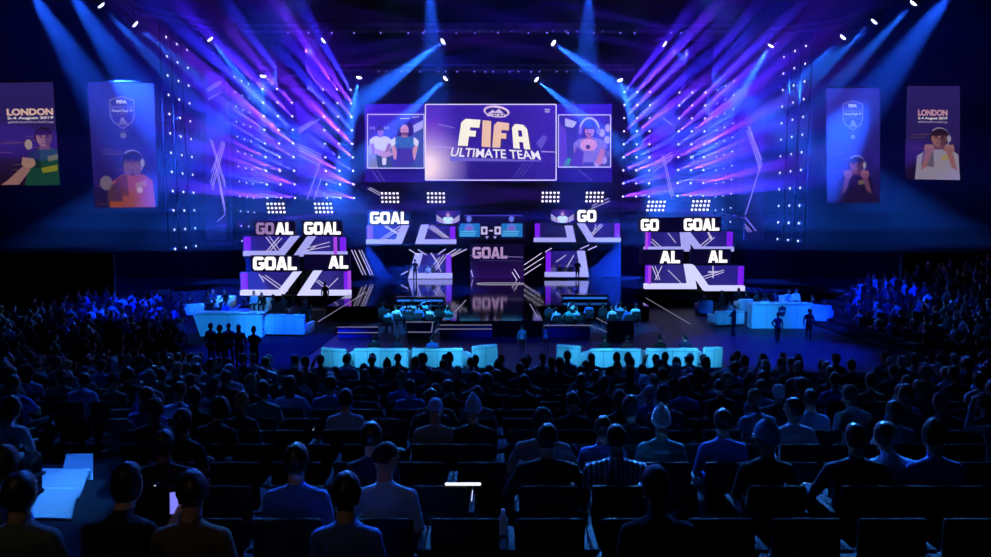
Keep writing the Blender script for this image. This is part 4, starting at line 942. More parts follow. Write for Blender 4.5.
# ------------------------------------------------------------------ white lounge furniture
seam = mat('seam_grey', (.25, .25, .27), .6)
def sofa(loc, rz, w, label, group, n=3, back=.86, depth=.9, arms=(1, 1), name='sofa', vinyl=None):
    """front (seat) towards +Y, back panel towards -Y"""
    vin = vinyl or white_vinyl
    o = empty(name, loc, label, 'armchair' if name == 'armchair' else 'sofa', group, rz)
    b = MB(); b.rbox((-w / 2, -depth / 2 + .02, .07), (w / 2, depth / 2, .30), .04); b.build('base', vin, o)
    aw = .18; x0, x1 = -w / 2 + (aw if arms[0] else 0), w / 2 - (aw if arms[1] else 0)
    for i in range(n):
        a, c = x0 + (x1 - x0) * i / n, x0 + (x1 - x0) * (i + 1) / n
        b = MB(); b.rbox((a + .008, -depth / 2 + .22, .30), (c - .008, depth / 2 + .02, .45), .05); b.build('seat_cushion', vin, o)
    b = MB(); b.rbox((-w / 2, -depth / 2, .08), (w / 2, -depth / 2 + .2, back), .06); bk = b.build('backrest', vin, o)
    s = MB()
    for i in range(n * 2 + 1):
        x = -w / 2 + .05 + (w - .1) * i / (n * 2); s.tube([(x, -depth / 2 - .004, .14), (x, -depth / 2 - .004, back - .05)], .008, 5)
    s.tube([(-w / 2 + .03, -depth / 2 - .004, back - .12), (w / 2 - .03, -depth / 2 - .004, back - .12)], .007, 5); s.build('piping', seam, bk)
    for q, sg in zip(arms, (-1, 1)):
        if q:
            b = MB(); x = sg * (w / 2 - aw / 2); b.rbox((x - aw / 2, -depth / 2 + .01, .08), (x + aw / 2, depth / 2 + .01, .64), .055); b.build('armrest', vin, o)
    for sx in (-1, 1):
        for sy in (-1, 1):
            b = MB(); b.tube([(sx * (w / 2 - .1), sy * (depth / 2 - .1), 0), (sx * (w / 2 - .1), sy * (depth / 2 - .1), .08)], .025, 8); b.build('leg', steel, o)
    return o
GS = 'white sofas in front of the stage'
def sofa_px(px0, px1, Y, label, rz=0.0, z=0.0, group=GS, n=2, **k):
    w = (px1 - px0) / 700 * Y; c = atz((px0 + px1) / 2, 0, 0); x = ((px0 + px1) / 2 - CXP) / 700 * (Y * CP + (CAMH - z) * SP)
    return sofa((x, Y + .45, z), rz, w, label, group, n, **k)
YSO = 26.8
sofa_px(322, 351, YSO, 'white armchair turned inwards at the left end of the sofa row', -.35, n=1, name='armchair')
sofa_px(353, 408.5, YSO, 'white sofa seen from behind, first full sofa from the left', n=2)
sofa_px(411, 463.5, YSO, 'white sofa seen from behind, just left of the gap before the stage', n=2)
sofa_px(466, 495, YSO, 'high white armchair closing the left sofa group at the gap', .5, n=1, back=.98, name='armchair')
sofa_px(560, 586, YSO, 'high white armchair opening the right sofa group at the gap', -.5, n=1, back=.98, name='armchair')
sofa_px(589, 642, YSO, 'white sofa seen from behind, just right of the gap before the stage', n=2)
sofa_px(645.5, 698.5, YSO, 'white sofa seen from behind, last full sofa on the right', n=2)
sofa_px(701, 722, YSO, 'small white armchair at the right end of the sofa row', .2, n=1, back=.92, name='armchair')
def low_table(P, label, group='small round tables', m=None):
    o = empty('side_table', P, label, 'table', group)
    b = MB(); b.tube([(0, 0, .42), (0, 0, .45)], .3, 20); b.build('table_top', m or white_vinyl, o)
    b = MB(); b.tube([(0, 0, .02), (0, 0, .42)], .03, 8); b.build('column', steel, o)
    b = MB(); b.tube([(0, 0, 0), (0, 0, .02)], .2, 16); b.build('base', steel, o)
    return o
for k, px in enumerate((381, 437, 615, 672)):
    low_table((*(atz(px, 362, 0).xy.to_tuple() if 0 else ((px - CXP) / 700 * 28.9, 28.6)), 0), f'small white table in front of the {("first left", "second left", "first right", "second right")[k]} sofa')

# white wall fronts of the two VIP corners
def bar(label, pxs, Y, zt, emblem=None, lean=.0, d=.7):
    x = [(p - CXP) / 700 * (Y * CP + 5.2 * SP) for p in pxs]
    o = empty('lounge_counter', ((x[0] + x[1]) / 2, Y, 0), label, 'counter', 'white lounge counters'); inv = Matrix.Translation(-o.location)
    b = MB(); w = x[1] - x[0]
    b.prism([(x[0] + .35 if lean < 0 else x[0], Y, .02), (x[1] - (.25 if lean > 0 else 0), Y, .02), (x[1], Y, zt - .06), (x[0], Y, zt - .06)], (0, d, 0)); b.build('front_panel', white_vinyl, o, inv)
    b = MB(); b.rbox((x[0] - .05, Y - .04, zt - .06), (x[1] + .05, Y + d + .05, zt), .02, 2); b.build('counter_top', white_vinyl, o, inv)
    b = MB()
    for i in range(1, 4): q = x[0] + w * i / 4; b.box((q - .006, Y - .004, .05), (q + .006, Y + .01, zt - .08))
    b.build('panel_joint', seam, o, inv)
    if emblem:
        c = (x[0] + x[1]) / 2 + .0; ez = zt * .68
        b = MB(); sh = [(c + a * .24, Y - .012, ez + q * .30) for a, q in ((0, -1), (.6, -.62), (.85, .1), (.85, .75), (.4, .9), (0, 1), (-.4, .9), (-.85, .75), (-.85, .1), (-.6, -.62))]
        b.prism(sh, (0, .01, 0)); e = b.build('shield_emblem', mat('emblem_navy', (.02, .03, .12), .5), o, inv)
        b = MB(); b.prism([(c + a * .16, Y - .018, ez + .02 + q * .10) for a, q in ((-.9, -.3), (.9, -.3), (.9, .5), (-.9, .5))], (0, .004, 0)); b.build('emblem_panel', mat('emblem_pale', (.35, .40, .55), .5), e)
    return o
bar('long white lounge counter on the left with people standing before it', (193, 262), 34.1, 1.24, lean=-1)
bar('long white lounge counter on the right with a dark shield emblem', (752, 812), 36.8, 1.36, True, lean=1)
GV = 'white sofas of the left lounge'; GW = 'white sofas of the right lounge'
sofa_px(266, 309, 34.6, 'big white corner sofa right of the left lounge counter', -.12, group=GV, n=2, back=1.12, depth=1.3)
sofa_px(182, 199, 40.5, 'white armchair furthest left behind the left lounge counter', .7, group=GV, n=1, name='armchair')
sofa_px(210, 232, 44, 'white sofa at the back of the left lounge, left one', pi, group=GV, n=2)
sofa_px(217, 233, 38, 'white armchair close behind the left lounge counter', pi, group=GV, n=1, name='armchair')
sofa_px(235, 252, 38.4, 'second white armchair close behind the left lounge counter', .2, group=GV, n=1, name='armchair')
sofa_px(249, 268, 43, 'white sofa at the back of the left lounge, right one', pi, group=GV, n=2)
sofa_px(288, 309, 39.5, 'white sofa nearest the stage in the left lounge', .5, group=GV, n=2)
blue_v = mat('blue_vinyl', (.10, .20, .55), .5)
sofa_px(712, 745, 37.6, 'white chaise sofa left of the right lounge counter', .25, group=GW, n=2)
sofa_px(698, 713, 42, 'blue armchair beside the stage in the right lounge', 0, group=GW, n=1, name='armchair', vinyl=blue_v)
sofa_px(738, 753, 43, 'white armchair behind a guest in the right lounge', 0, group=GW, n=1, name='armchair')
sofa_px(760, 770, 42, 'small white armchair close behind the right lounge counter', 0, group=GW, n=1, name='armchair')
sofa_px(782, 801, 44.5, 'white sofa at the back of the right lounge', pi, group=GW, n=2)
sofa_px(817, 835, 38.8, 'white sofa beyond the right end of the counter', -.6, group=GW, n=1, back=1.0)
for k, (px, Y, lab) in enumerate(((243, 40.8, 'small white table behind the left lounge counter'), (262, 38.6, 'small white table beside the big corner sofa'), (757, 40.6, 'small white table in the middle of the right lounge'), (792, 41.5, 'small white table before the back sofa of the right lounge'))):
    low_table(((px - CXP) / 700 * Y, Y, 0), lab)

# pits for the guests in front of the stage, low fronts with lit edges
LINE = glow('floor_line', lin((200, 195, 230)), .45)
FASC = mat('fascia_blue', (.05, .10, .40), .35)
def X(px, Y, z=.4): return (px - CXP) / 700 * (Y * CP + (CAMH - z) * SP)
def front(label, p0, p1, Y, z0, z1, edges):
    o = empty('stage_front_panel', (X((p0 + p1) / 2, Y), Y, 0), label, 'panel', 'low front panels of the guest pits'); inv = Matrix.Translation(-o.location)
    b = MB(); b.box((X(p0, Y), Y, 0), (X(p1, Y), Y + .12, z1)); b.build('panel', FASC, o, inv)
    b = MB()
    for a, c in edges: b.tube([Vector((X(a[0], Y), Y - .02, a[1])), Vector((X(c[0], Y), Y - .02, c[1]))], .012, 6)
    b.build('lit_edge', LINE, o, inv)
front('blue front panel with lit edges before the left guest pit', 407, 433, 34, .3, .80, (((406, .80), (433, .80)), ((433, .80), (431.5, .3)), ((431.5, .3), (408, .3))))
front('dark front panel before the stage middle, left of the axis', 440, 492, 34.2, .3, .62, (((440, .62), (492, .62)), ((492, .42), (438, .42)), ((438, .42), (435, .25))))
front('blue front panel before the right guest pit', 606, 634, 34, .3, .86, (((596, 1.0), (607, .72)), ((598, .5), (607, .3))))
front('dark front panel with a lit top before the right guest pit', 545, 590, 34.2, .3, .62, (((544, .60), (592, .60)), ((592, .60), (596, .40))))
front('dark front panel with a lit line at the left end of the stage', 338, 378, 34.2, .2, .50, (((337, .52), (378, .52)), ((337, .24), (378, .24))))
def ground_line(label, a, c, z=STZ + .006):
    A, B = atz(*a, z), atz(*c, z); n = (B - A).normalized().cross(Vector((0, 0, 1))) * .018
    b = MB(); b.prism([A - n, B - n, B + n, A + n], (0, 0, .01)); tag(b.build('floor_light_strip', LINE), label, 'light strip', 'light strips along the stage')
ground_line('light strip along the left edge of the stage floor', (318, 322), (366, 292)); ground_line('light strip along the right edge of the stage floor', (646, 298), (690, 324))
ground_line('light strip crossing the stage floor on the left of the thrust', (455, 312), (466, 300)); ground_line('light strip crossing the stage floor on the right of the thrust', (530, 304), (538, 318))
for k, (a, c) in enumerate((((224, 352), (312, 352)), ((742, 346), (820, 346)))): pass
for lab, px, Y in (('presenter desk with a blue lit top at the back of the left pit', 420, 41.2), ('presenter desk with a blue lit top at the back of the right pit', 585, 42.5)):
    o = empty('presenter_desk', (X(px, Y, 1), Y, STZ), lab, 'desk', 'presenter desks'); hw = 1.35
    b = MB(); b.prism([(-hw, 0, .0), (hw, 0, .0), (hw * 1.08, 0, .34), (-hw * 1.08, 0, .34)], (0, .6, 0)); b.build('desk_body', blk, o)
    b = MB(); b.box((-hw * 1.1, -.05, .34), (hw * 1.1, .65, .38)); b.build('desk_top', mat('desk_top_blue', (.05, .12, .35), .15), o)
    b = MB(); b.box((-hw, -.02, .12), (hw, -.005, .24)); b.build('lit_band', glow('desk_band', lin((40, 110, 215)), .9), o)
b = MB(); P = [ (X(502, 39) + 1.0 * (cos(t) + (.8 if cos(t) > 0 else -.8)), 53.2 + .7 * sin(t), STZ + .02) for t in [2 * pi * i / 32 for i in range(33)]]; b.tube(P, .03, 5, False); tag(b.build('floor_ring_light', LINE), 'rounded ring of light on the stage floor before the gate', 'light strip')
# guests and hosts ------------------------------------------------------------
GG = 'guests in the lounge areas'
def seated(px, Y, z, label, rz=0.0, **k):
    return place_person((X(px, Y, z + 1), Y, z), rz, label, k.pop('group', GG), far=True, **k)
# on the sofas
for px, sh, hr, po, lab in ((374, 'black', 'short', 'upright', 'guest in black on the first full sofa from the left'), (397, 'navy', 'long', 'left', 'long haired guest in navy on the first full sofa from the left'), (432, 'blue', 'cropped', 'upright', 'guest in a blue top on the sofa left of the gap'),
                            (605, 'black', 'short', 'right', 'guest in black on the left seat of the sofa right of the gap'), (627, 'maroon', 'bun', 'upright', 'guest in maroon with a hair bun on the sofa right of the gap'), (660, 'black', 'quiff', 'upright', 'guest in black on the left seat of the last right sofa'), (685, 'navy', 'short', 'left', 'guest in navy on the right seat of the last right sofa')):
    seated(px, 27.35, .0, lab, shirt=sh, hair=hr, pose_=po, size=.97)
for px, Y, sh, po, lab in ((522, 30.2, 'light blue', 'stand', 'person in a pale blue top standing in the gap between the sofas'), (546, 30.6, 'blue', 'stand_folded', 'person in a dark blue top standing right of the pale blue one in the gap')):
    place_person((X(px, Y, 1), Y, 0), 0, lab, GG, po, sh, 'short', legs='navy', size=.72 if px == 522 else .66)
# standing before the left counter
for k, (px, Y, po, hr) in enumerate(((211, 27.6, 'stand', 'short'), (220, 27.0, 'stand_folded', 'afro'), (229, 27.6, 'stand_hips', 'cropped'), (239, 27.2, 'stand', 'long'), (254, 26.6, 'stand_folded', 'quiff'))):
    place_person((X(px, Y, 1), Y, 0), (-.3, .2, 0, .3, -.2)[k], f'person in dark clothes standing before the left lounge counter, {ORD[k + 1]} from the left', GG, po, 'black', hr, legs='black', size=1.0)
for k, (px, Y, po) in enumerate(((306, 36.0, 'stand'), (778, 32.5, 'stand_hips'), (809, 33.2, 'stand'), (734, 34.5, 'stand_folded'))):
    place_person((X(px, Y, 1), Y, 0), (.5, 0, -.6, .8)[k], ('person in black standing at the right end of the big corner sofa', 'person in dark clothes standing before the shield counter', 'person in black at the right end of the shield counter', 'person in dark clothes standing left of the shield counter')[k], GG, po, ('black', 'navy', 'black', 'black')[k], 'short', legs='black', size=(1, .85, .9, .9)[k])
for k, (px, Y, rz, sh, hr) in enumerate(((190, 41, .5, 'black', 'short'), (203, 43, -.6, 'charcoal', 'quiff'), (213, 44.2, pi, 'navy', 'short'), (225, 44.2, pi, 'black', 'long'), (225.5, 38.3, pi, 'blue', 'short'), (244, 38.8, .2, 'black', 'short'), (254, 43.2, pi, 'light blue', 'cropped'), (263, 43.2, pi, 'black', 'short'), (274, 41, -.5, 'black', 'quiff'), (283, 41.4, .5, 'charcoal', 'short'), (293, 39.9, .5, 'navy', 'long'), (303, 39.6, .5, 'black', 'short'))):
    seated(px, Y, 0, f'seated guest in {sh} behind the left lounge counter, {ORD[k + 1]} from the left', rz, shirt=sh, hair=hr, pose_=('upright', 'forward', 'back', 'left', 'slim', 'upright')[k % 6], group='guests of the left lounge')
for k, (px, Y, rz, sh, hr) in enumerate(((704, 42.2, 0, 'black', 'short'), (722, 43.5, .4, 'black', 'cropped'), (733, 38, .25, 'grey', 'short'), (738.5, 44.6, -.4, 'black', 'quiff'), (746, 43.2, 0, 'navy', 'short'), (757, 43.8, .6, 'charcoal', 'short'), (765, 42.2, 0, 'black', 'long'), (775, 43.6, -.5, 'navy', 'short'), (787, 44.7, pi, 'light blue', 'quiff'), (796, 44.7, pi, 'white', 'long'), (812, 41, .4, 'black', 'short'), (824, 39.2, -.6, 'charcoal', 'short'))):
    seated(px, Y, 0, f'seated guest in {sh} in the right lounge, {ORD[k + 1]} from the left', rz, shirt=sh, hair=hr, pose_=('upright', 'slim', 'forward', 'left', 'back', 'right')[k % 6], group='guests of the right lounge')
# the pits
chair_m = mat('chair_black', (.012, .012, .016), .6)
def pit(side, spots):
    for k, (px, Y, sh, hr, po) in enumerate(spots):
        x = X(px, Y, 1.2)
        o = empty('stacking_chair', (x, Y, 0), f'black chair of the {ORD[k + 1]} guest from the front in the {side} pit', 'chair', 'black chairs in the guest pits')
        b = MB(); b.rbox((-.22, -.22, .41), (.22, .24, .45), .015, 2); b.build('seat', chair_m, o)
        b = MB(); b.rbox((-.22, -.27, .55), (.22, -.235, .88), .012, 2); b.build('backrest', chair_m, o)
        for sx in (-1, 1):
            for sy in (-.22, .2):
                b = MB(); b.tube([(sx * .2, sy, 0), (sx * .2, sy, .41)] + ([(sx * .2, -.255, .86)] if sy < 0 else []), .012, 6); b.build('leg', steel, o)
        place_person((x, Y - .04, -.0), (0, .3, -.3, .6, 0)[k % 5], f'seated guest in {sh} in the {side} pit, {ORD[k + 1]} from the front', f'guests of the {side} pit', po, sh, hr, size=.98)
pit('left', [(388, 35.3, 'light blue', 'short', 'forward'), (396, 36.6, 'white', 'cropped', 'left'), (403, 37.7, 'blue', 'quiff', 'upright'), (410, 36.2, 'black', 'short', 'up'), (419, 36.9, 'blue', 'short', 'upright'), (430, 36.4, 'white', 'quiff', 'slim'), (440, 37.6, 'black', 'long', 'right'), (449, 36.4, 'teal', 'short', 'up'), (426, 38.6, 'light blue', 'short', 'behind'), (412, 38.8, 'white', 'long', 'upright'), (383, 37.8, 'navy', 'short', 'upright')])
pit('right', [(549, 37.4, 'navy', 'short', 'upright'), (557.5, 36.0, 'light blue', 'short', 'forward'), (568.5, 35.8, 'teal', 'cropped', 'wide'), (579, 36.1, 'light blue', 'quiff', 'forward'), (573, 38.4, 'white', 'short', 'up'), (589, 38.2, 'blue', 'long', 'upright'), (612, 36.4, 'white', 'short', 'left'), (620, 37.6, 'light blue', 'quiff', 'up'), (629, 36.2, 'blue', 'short', 'forward'), (636, 37.4, 'white', 'cropped', 'right'), (603, 37.8, 'black', 'short', 'upright')])
place_person((X(415, 55.6, 1.6), 55.6, STZ), .2, 'host in black standing before the lower booth left of the centre', GG, 'stand', 'black', 'short', legs='black')
place_person((X(577.5, 55.6, 1.6), 55.6, STZ), pi - .2, 'host in black standing before the lower booth right of the centre', GG, 'stand_folded', 'black', 'short', legs='black')
place_person((X(325, 45.0, 1.6), 45.0, 0), 2.8, 'person in black standing before the lower inner booth of the left cluster', GG, 'stand', 'black', 'short', legs='black', size=1.0)
for k, (px, Y, sh, po) in enumerate(((429, 57.55, 'white', 'forward'), (433, 57.8, 'grey-green', 'chin'), (554, 57.8, 'white', 'upright'), (560, 57.7, 'black', 'left'), (566, 57.8, 'grey', 'up'), (571, 57.8, 'navy', 'upright'))):
    place_person((X(px, Y, 1.3), Y + .25, STZ - .05), pi - .3, ('player in white bending forward in the lower booth left of the centre', 'player in grey-green in the lower booth left of the centre') [k] if k < 2 else f'player in {sh} in the lower booth right of the centre', 'players in the lit booths', po, sh, 'short', far=True, size=.95)
# ------------------------------------------------------------------ the audience
def zf(d): return 3.68 - .14 * d
ROWS = [4.05 + .92 * i for i in range(15)]; PITCHX = .60
b = MB()
for d in ROWS:
    z = zf(d); w = .75 * d + 2.5; b.box((-w, d - .46, -.3), (w, d + .46 - (.0005), z))
b.box((-6, 1.0, -.3), (6, ROWS[0] - .461, zf(ROWS[0]) + .05))
struct(b.build('floor_rake', carpet), 'dark stepped floor under the seat rows')
seat_m = mat('seat_fabric', (.014, .015, .022), .75, spec=.25); seat_t = mat('seat_shell', (.012, .012, .017), .7, spec=.2)
sp = MB(); sp.rbox((-.23, -.17, .40), (.23, .27, .455), .025, 2); S_CUSH = sp.data('cushion', seat_m)
sp = MB(); sp.rbox((-.24, -.255, .46), (.24, -.205, .90), .022, 2, Matrix.Shear('XZ', 4, (0, 0)) if 0 else None); S_BACK = sp.data('backrest', seat_t)
sp = MB(); sp.rbox((-.027, -.20, .62), (.027, .20, .655), .012, 2); sp.box((-.02, -.03, .40), (.02, .03, .63)); S_ARM = sp.data('armrest', seat_t)
sp = MB(); sp.tube([(0, .02, .02), (0, .02, .41)], .035, 8); sp.box((-.16, -.14, 0), (.16, .18, .02)); S_PED = sp.data('pedestal', seat_t)
def seat(x, d, z, label):
    o = empty('audience_seat', (x, d, z), label, 'seat', 'dark audience seats')
    for nm, me, lx in (('cushion', S_CUSH, 0), ('backrest', S_BACK, 0), ('armrest', S_ARM, -.27), ('armrest', S_ARM, .27), ('pedestal', S_PED, 0)):
        c = bpy.data.objects.new(nm, me); COL.objects.link(c); c.parent = o; c.location = (lx, 0, 0)
    return o
def merge(parts):
    """many small figures fused to one mesh: (mesh, matrix, {slot: material index})"""
    V, Fv, MI = [], [], []; n = 0
    for me, M, mp in parts:
        co = np.empty(len(me.vertices) * 3); me.vertices.foreach_get('co', co); co = co.reshape(-1, 3)
        A = np.array(M); V.append(co @ A[:3, :3].T + A[:3, 3])
        for p in me.polygons: Fv.append(tuple(n + i for i in p.vertices)); MI.append(mp.get(p.material_index, 0))
        n += len(co)
    return np.concatenate(V), Fv, MI
TINY = {}
def tiny(me):
    if me.name not in TINY:
        ob = bpy.data.objects.new('tmp', me); COL.objects.link(ob); m = ob.modifiers.new('d', 'DECIMATE'); m.ratio = .30
        dg = bpy.context.evaluated_depsgraph_get(); dg.update(); TINY[me.name] = bpy.data.meshes.new_from_object(ob.evaluated_get(dg)); bpy.data.objects.remove(ob)
    return TINY[me.name]
CM = [MATS_P['legs'], MATS_P['shoes'], MATS_P['dark'], MATS_P['lips']] + SKINS + [HAIRC['black'], HAIRC['brown'], HAIRC['fair']] + [SHIRTS[k] for k in ('black', 'charcoal', 'navy', 'grey', 'white', 'light blue', 'blue', 'teal')]
CIDX = {m.name: i for i, m in enumerate(CM)}
crowd_parts, seat_parts = [], []
SITP = ['upright', 'forward', 'back', 'left', 'right', 'phone', 'chin', 'wide', 'slim', 'upright', 'forward', 'up']
SHW = ['black'] * 10 + ['charcoal'] * 6 + ['navy'] * 6 + ['grey'] * 3 + ['white'] * 2 + ['light blue'] * 2 + ['blue'] * 3 + ['maroon', 'teal', 'brown', 'grey-green']
HRW = ['short'] * 8 + ['cropped'] * 5 + ['quiff'] * 5 + ['long'] * 3 + ['afro', 'bun', 'ponytail', 'cap', 'beanie', 'hood']
SH8 = ['black', 'charcoal', 'navy', 'navy', 'grey', 'white', 'light blue', 'blue', 'teal']
r7 = random.Random(77)
def crowd_person(x, d, z, rz):
    p = POSES[r7.choice(SITP)]; M = Matrix.Translation((x, d, z)) @ Matrix.Rotation(rz, 4, 'Z') @ Matrix.Scale(r7.uniform(.94, 1.03), 4)
    sk = CIDX[SKINS[r7.choice((0, 0, 1, 1, 2))].name]; sh = CIDX[SHIRTS[r7.choice(SH8)].name]
    crowd_parts.append((tiny(p['far']), M, {0: sk, 1: sh, 2: 0, 3: 1, 4: 2, 5: 3, 6: sh if r7.random() < .6 else sk}))
    crowd_parts.append((HAIRS[r7.choice(('short', 'cropped', 'quiff', 'long', 'short'))], M @ p['H'], {0: CIDX[HAIRC[r7.choice(('black', 'black', 'black', 'brown'))].name]}))
def crowd_seat(x, d, z, rz=0.0):
    M = Matrix.Translation((x, d, z)) @ Matrix.Rotation(rz, 4, 'Z')
    for me, lx in ((S_CUSH, 0), (S_BACK, 0), (S_ARM, .27), (S_PED, 0)): seat_parts.append((me, M @ Matrix.Translation((lx, 0, 0)), {0: 0 if me is S_CUSH else 1}))
# people who stand out: head position in the picture, then looks
STAND = [  # px, row, pose, shirt, hair, extra, label
    (16, 0, 'upright', 'grey-green', 'short', dict(long_sleeves=False), 'spectator in a grey-green tee with a bare neck, in the bottom left corner'),
    (100, 0, 'forward', 'black', 'quiff', {}, 'spectator in a black jacket bending forward, second in the nearest row'),
    (188, 0, 'phone_left', 'brown', 'short', dict(long_sleeves=False), 'spectator in a brown tee looking down at a glowing phone'),
    (295, 1, 'upright', 'blue', 'short', {}, 'spectator in a bright blue sleeve, just left of the one in the glasses cap'),
    (384, 1, 'right', 'light blue', 'cap', dict(hatc='black'), 'spectator in a pale blue jacket with glasses resting on a black cap'),
    (345, 0, 'slim', 'blue', 'short', {}, 'spectator with one blue lit shoulder low in the nearest row'),
    (664, 0, 'chin', 'black', 'short', dict(skin=1), 'spectator in black resting chin on hand at the bottom edge'),
    (548, 2, 'wide', 'black', 'short', dict(hatc='black'), 'broad spectator in a black jacket with lit sleeve edges'),
    (617, 2, 'wide', 'striped', 'cropped', {}, 'broad spectator in a pale striped shirt, nearest the middle'),
    (662, 3, 'upright', 'teal', 'beanie', dict(hatc='white'), 'spectator in a white bobble beanie'),
    (724, 3, 'upright', 'blue', 'short', {}, 'spectator in a blue top right of the white beanie'),
    (768, 2, 'left', 'charcoal', 'beanie', dict(hatc='light blue'), 'spectator in a pale blue beanie turned to the left'),
    (858, 2, 'wide', 'navy', 'short', {}, 'broad spectator in navy, large on the right side'),
    (905, 2, 'forward', 'light blue', 'short', {}, 'spectator in pale blue leaning forward on the right side'),
    (940, 2, 'right', 'blue', 'quiff', {}, 'spectator in blue near the right edge'),
    (90, 6, 'wide', 'light blue', 'short', {}, 'spectator in a pale blue top on the left, above the blue steps'),
    (345, 5, 'upright', 'light blue', 'short', {}, 'spectator in pale blue in the sixth row, left of the middle'), (812, 5, 'upright', 'light blue', 'cropped', {}, 'spectator in pale blue in the sixth row, right half'), (795, 4, 'left', 'white', 'short', {}, 'spectator in white turned left in the fifth row, right half'),
    (435, 4, 'upright', 'grey', 'cap', dict(hatc='light blue'), 'spectator in a pale blue cap in the fifth row'), (473, 4, 'upright', 'black', 'beanie', dict(hatc='light blue'), 'spectator in a pale blue beanie in the fifth row'), (330, 7, 'wide', 'blue', 'short', {}, 'spectator in blue in the eighth row, left half'),
    (265, 12, 'upright', 'light blue', 'short', {}, 'spectator in pale blue in the front rows on the left'), (346, 13, 'upright', 'light blue', 'short', {}, 'spectator in pale blue in the fourteenth row before the left armchair'), (415, 12, 'slim', 'blue', 'short', {}, 'spectator in blue in the thirteenth row near the sofas')]
AISLE = [(11.4, -6.75), (10, -5.95), (8.9, -5.35), (7.6, -4.65), (6.0, -3.75), (4.8, -3.0)]
def aisle_x(d):
    for (d0, x0), (d1, x1) in zip(AISLE[:-1], AISLE[1:]):
        if d1 <= d <= d0: return x0 + (x1 - x0) * (d0 - d) / (d0 - d1)
    return None
SEAT_LAST, PERS_LAST = 11, 14
people_n = seats_n = 0
for i, d in enumerate(ROWS):
    z = zf(d); st = sorted([s for s in STAND if s[1] == i]); sc = 700 / (d * CP + (CAMH - z - 1.25) * SP)
    xs_fix = [((s[0] - CXP) / sc, s) for s in st]; half = 505 / sc
    ph = (xs_fix[len(xs_fix) // 2][0] if xs_fix else r7.uniform(0, .6)) % PITCHX
    xs = []; x = -half - PITCHX + (ph - (-half - PITCHX)) % PITCHX
    while x < half + .2: xs.append(x); x += PITCHX
    taken = {}
    for fx, s in xs_fix:
        j = min(range(len(xs)), key=lambda q: abs(xs[q] - fx) + (9 if q in taken else 0)); taken[j] = s; xs[j] = fx
    xs = [x for j, x in enumerate(xs) if j in taken or all(abs(x - xs[q]) > .535 for q in taken)]; taken = {min(range(len(xs)), key=lambda q: abs(xs[q] - fx)): s for fx, s in xs_fix}
    ax = aisle_x(d); nseat = npers = 0; rowname = ORD[i + 1]
    for j, x in enumerate(xs):
        if ax is not None and abs(x - ax) < (.66 if d > 8 else .60): continue
        if i <= SEAT_LAST:
            nseat += 1; seats_n += 1
            seat(x, d, z, f'dark folding seat, {ORD[nseat]} from the left in the {rowname} row up from the bottom')
        else: crowd_seat(x, d, z)
        s = taken.get(j); near_fixed = any(abs(j - q) == 1 for q in taken) and i <= 3
        px_ = CXP + x * sc
        if s is None and (r7.random() > (.30, .34, .44, .52, .62, .68)[min(i, 5)] or near_fixed and r7.random() < .5): continue
        if s is None and any(i < q[1] <= i + 2 and abs(px_ - q[0]) < 40 for q in STAND + [(463, 2)]): continue
        npers += 1
        if i > PERS_LAST: crowd_person(x, d + .02, z, r7.uniform(-.12, .12)); continue
        people_n += 1; far = d > 8.2
        if s:
            place_person((x, d + .02, z), 0, s[6], 'spectators in the audience', s[2], s[3], s[4], far=far, **s[5])
        else:
            sh, hr = r7.choice(SHW), r7.choice(HRW); hc = r7.choice(('black',) * 6 + ('brown',) * 4 + ('fair', 'grey')); ht = r7.choice(('black', 'grey', 'navy', 'white'))
            hw = {'cap': f'{ht} cap', 'beanie': f'{ht} beanie', 'hood': f'{ht} hood'}.get(hr, {'long': f'long {hc} hair', 'bun': f'{hc} hair bun', 'ponytail': f'{hc} ponytail', 'afro': f'bushy {hc} hair'}.get(hr, f'short {hc} hair'))
            place_person((x, d + .02, z), r7.uniform(-.12, .12), f'spectator in {sh}, {hw}, {ORD[npers]} from the left in the {rowname} row up', 'spectators in the audience', r7.choice(SITP), sh, hr, hc, r7.choice((0, 0, 1, 1, 2, 3)), far,
                         r7.random() < .6, r7.choice((None, 'black', 'charcoal')), r7.uniform(.95, 1.03), hatc=ht)
# the two side stands
for s, sl, x0 in ((-1, .05, 13.0), (1, .20, 17.5)):
    def zs(x, sl=sl, x0=x0): return max(0.0, sl * (abs(x) - x0))
    b = MB(); n = 16
    for k in range(n):
        a = (x0 if s > 0 else 8.0) + k * 1.0; zt = max(.02, zs(a + .5)); b.box((min(s * a, s * (a + 1)), 18.4, 0), (max(s * a, s * (a + 1)), 44, zt))
    struct(b.build('floor_stand_' + ('right' if s > 0 else 'left'), carpet), 'stepped floor of the side stand')
    for k in range(26):
        Y = 19.2 + k * .95
        for q in range(n):
            x = s * ((x0 if s > 0 else 8.0) + q + .5); f = abs(x) / Y
            if f < (.455 if s < 0 else .50) or f > .74 or (s < 0 and Y > 41 and f < .55): continue
            z = max(.02, zs(x)); rz = s * .25 if s < 0 else .45
            crowd_seat(x, Y, z, rz)
            if r7.random() < .62: crowd_person(x, Y + .02, z, rz + r7.uniform(-.25, .25))
V, Fv, MI = merge(crowd_parts); me = bpy.data.meshes.new('crowd'); me.from_pydata(V.tolist(), [], Fv)
for m in CM: me.materials.append(m)
me.polygons.foreach_set('material_index', MI); me.polygons.foreach_set('use_smooth', [True] * len(Fv)); me.update()
o = bpy.data.objects.new('crowd', me); COL.objects.link(o); tag(o, 'distant crowd seated in the two side stands', 'crowd', kind='stuff')
V, Fv, MI = merge(seat_parts); me = bpy.data.meshes.new('distant_seats'); me.from_pydata(V.tolist(), [], Fv); me.materials.append(seat_m); me.materials.append(seat_t)
me.polygons.foreach_set('material_index', MI); me.update()
o = bpy.data.objects.new('distant_seats', me); COL.objects.link(o); tag(o, 'dark seats under the distant crowd', 'seats', kind='stuff')
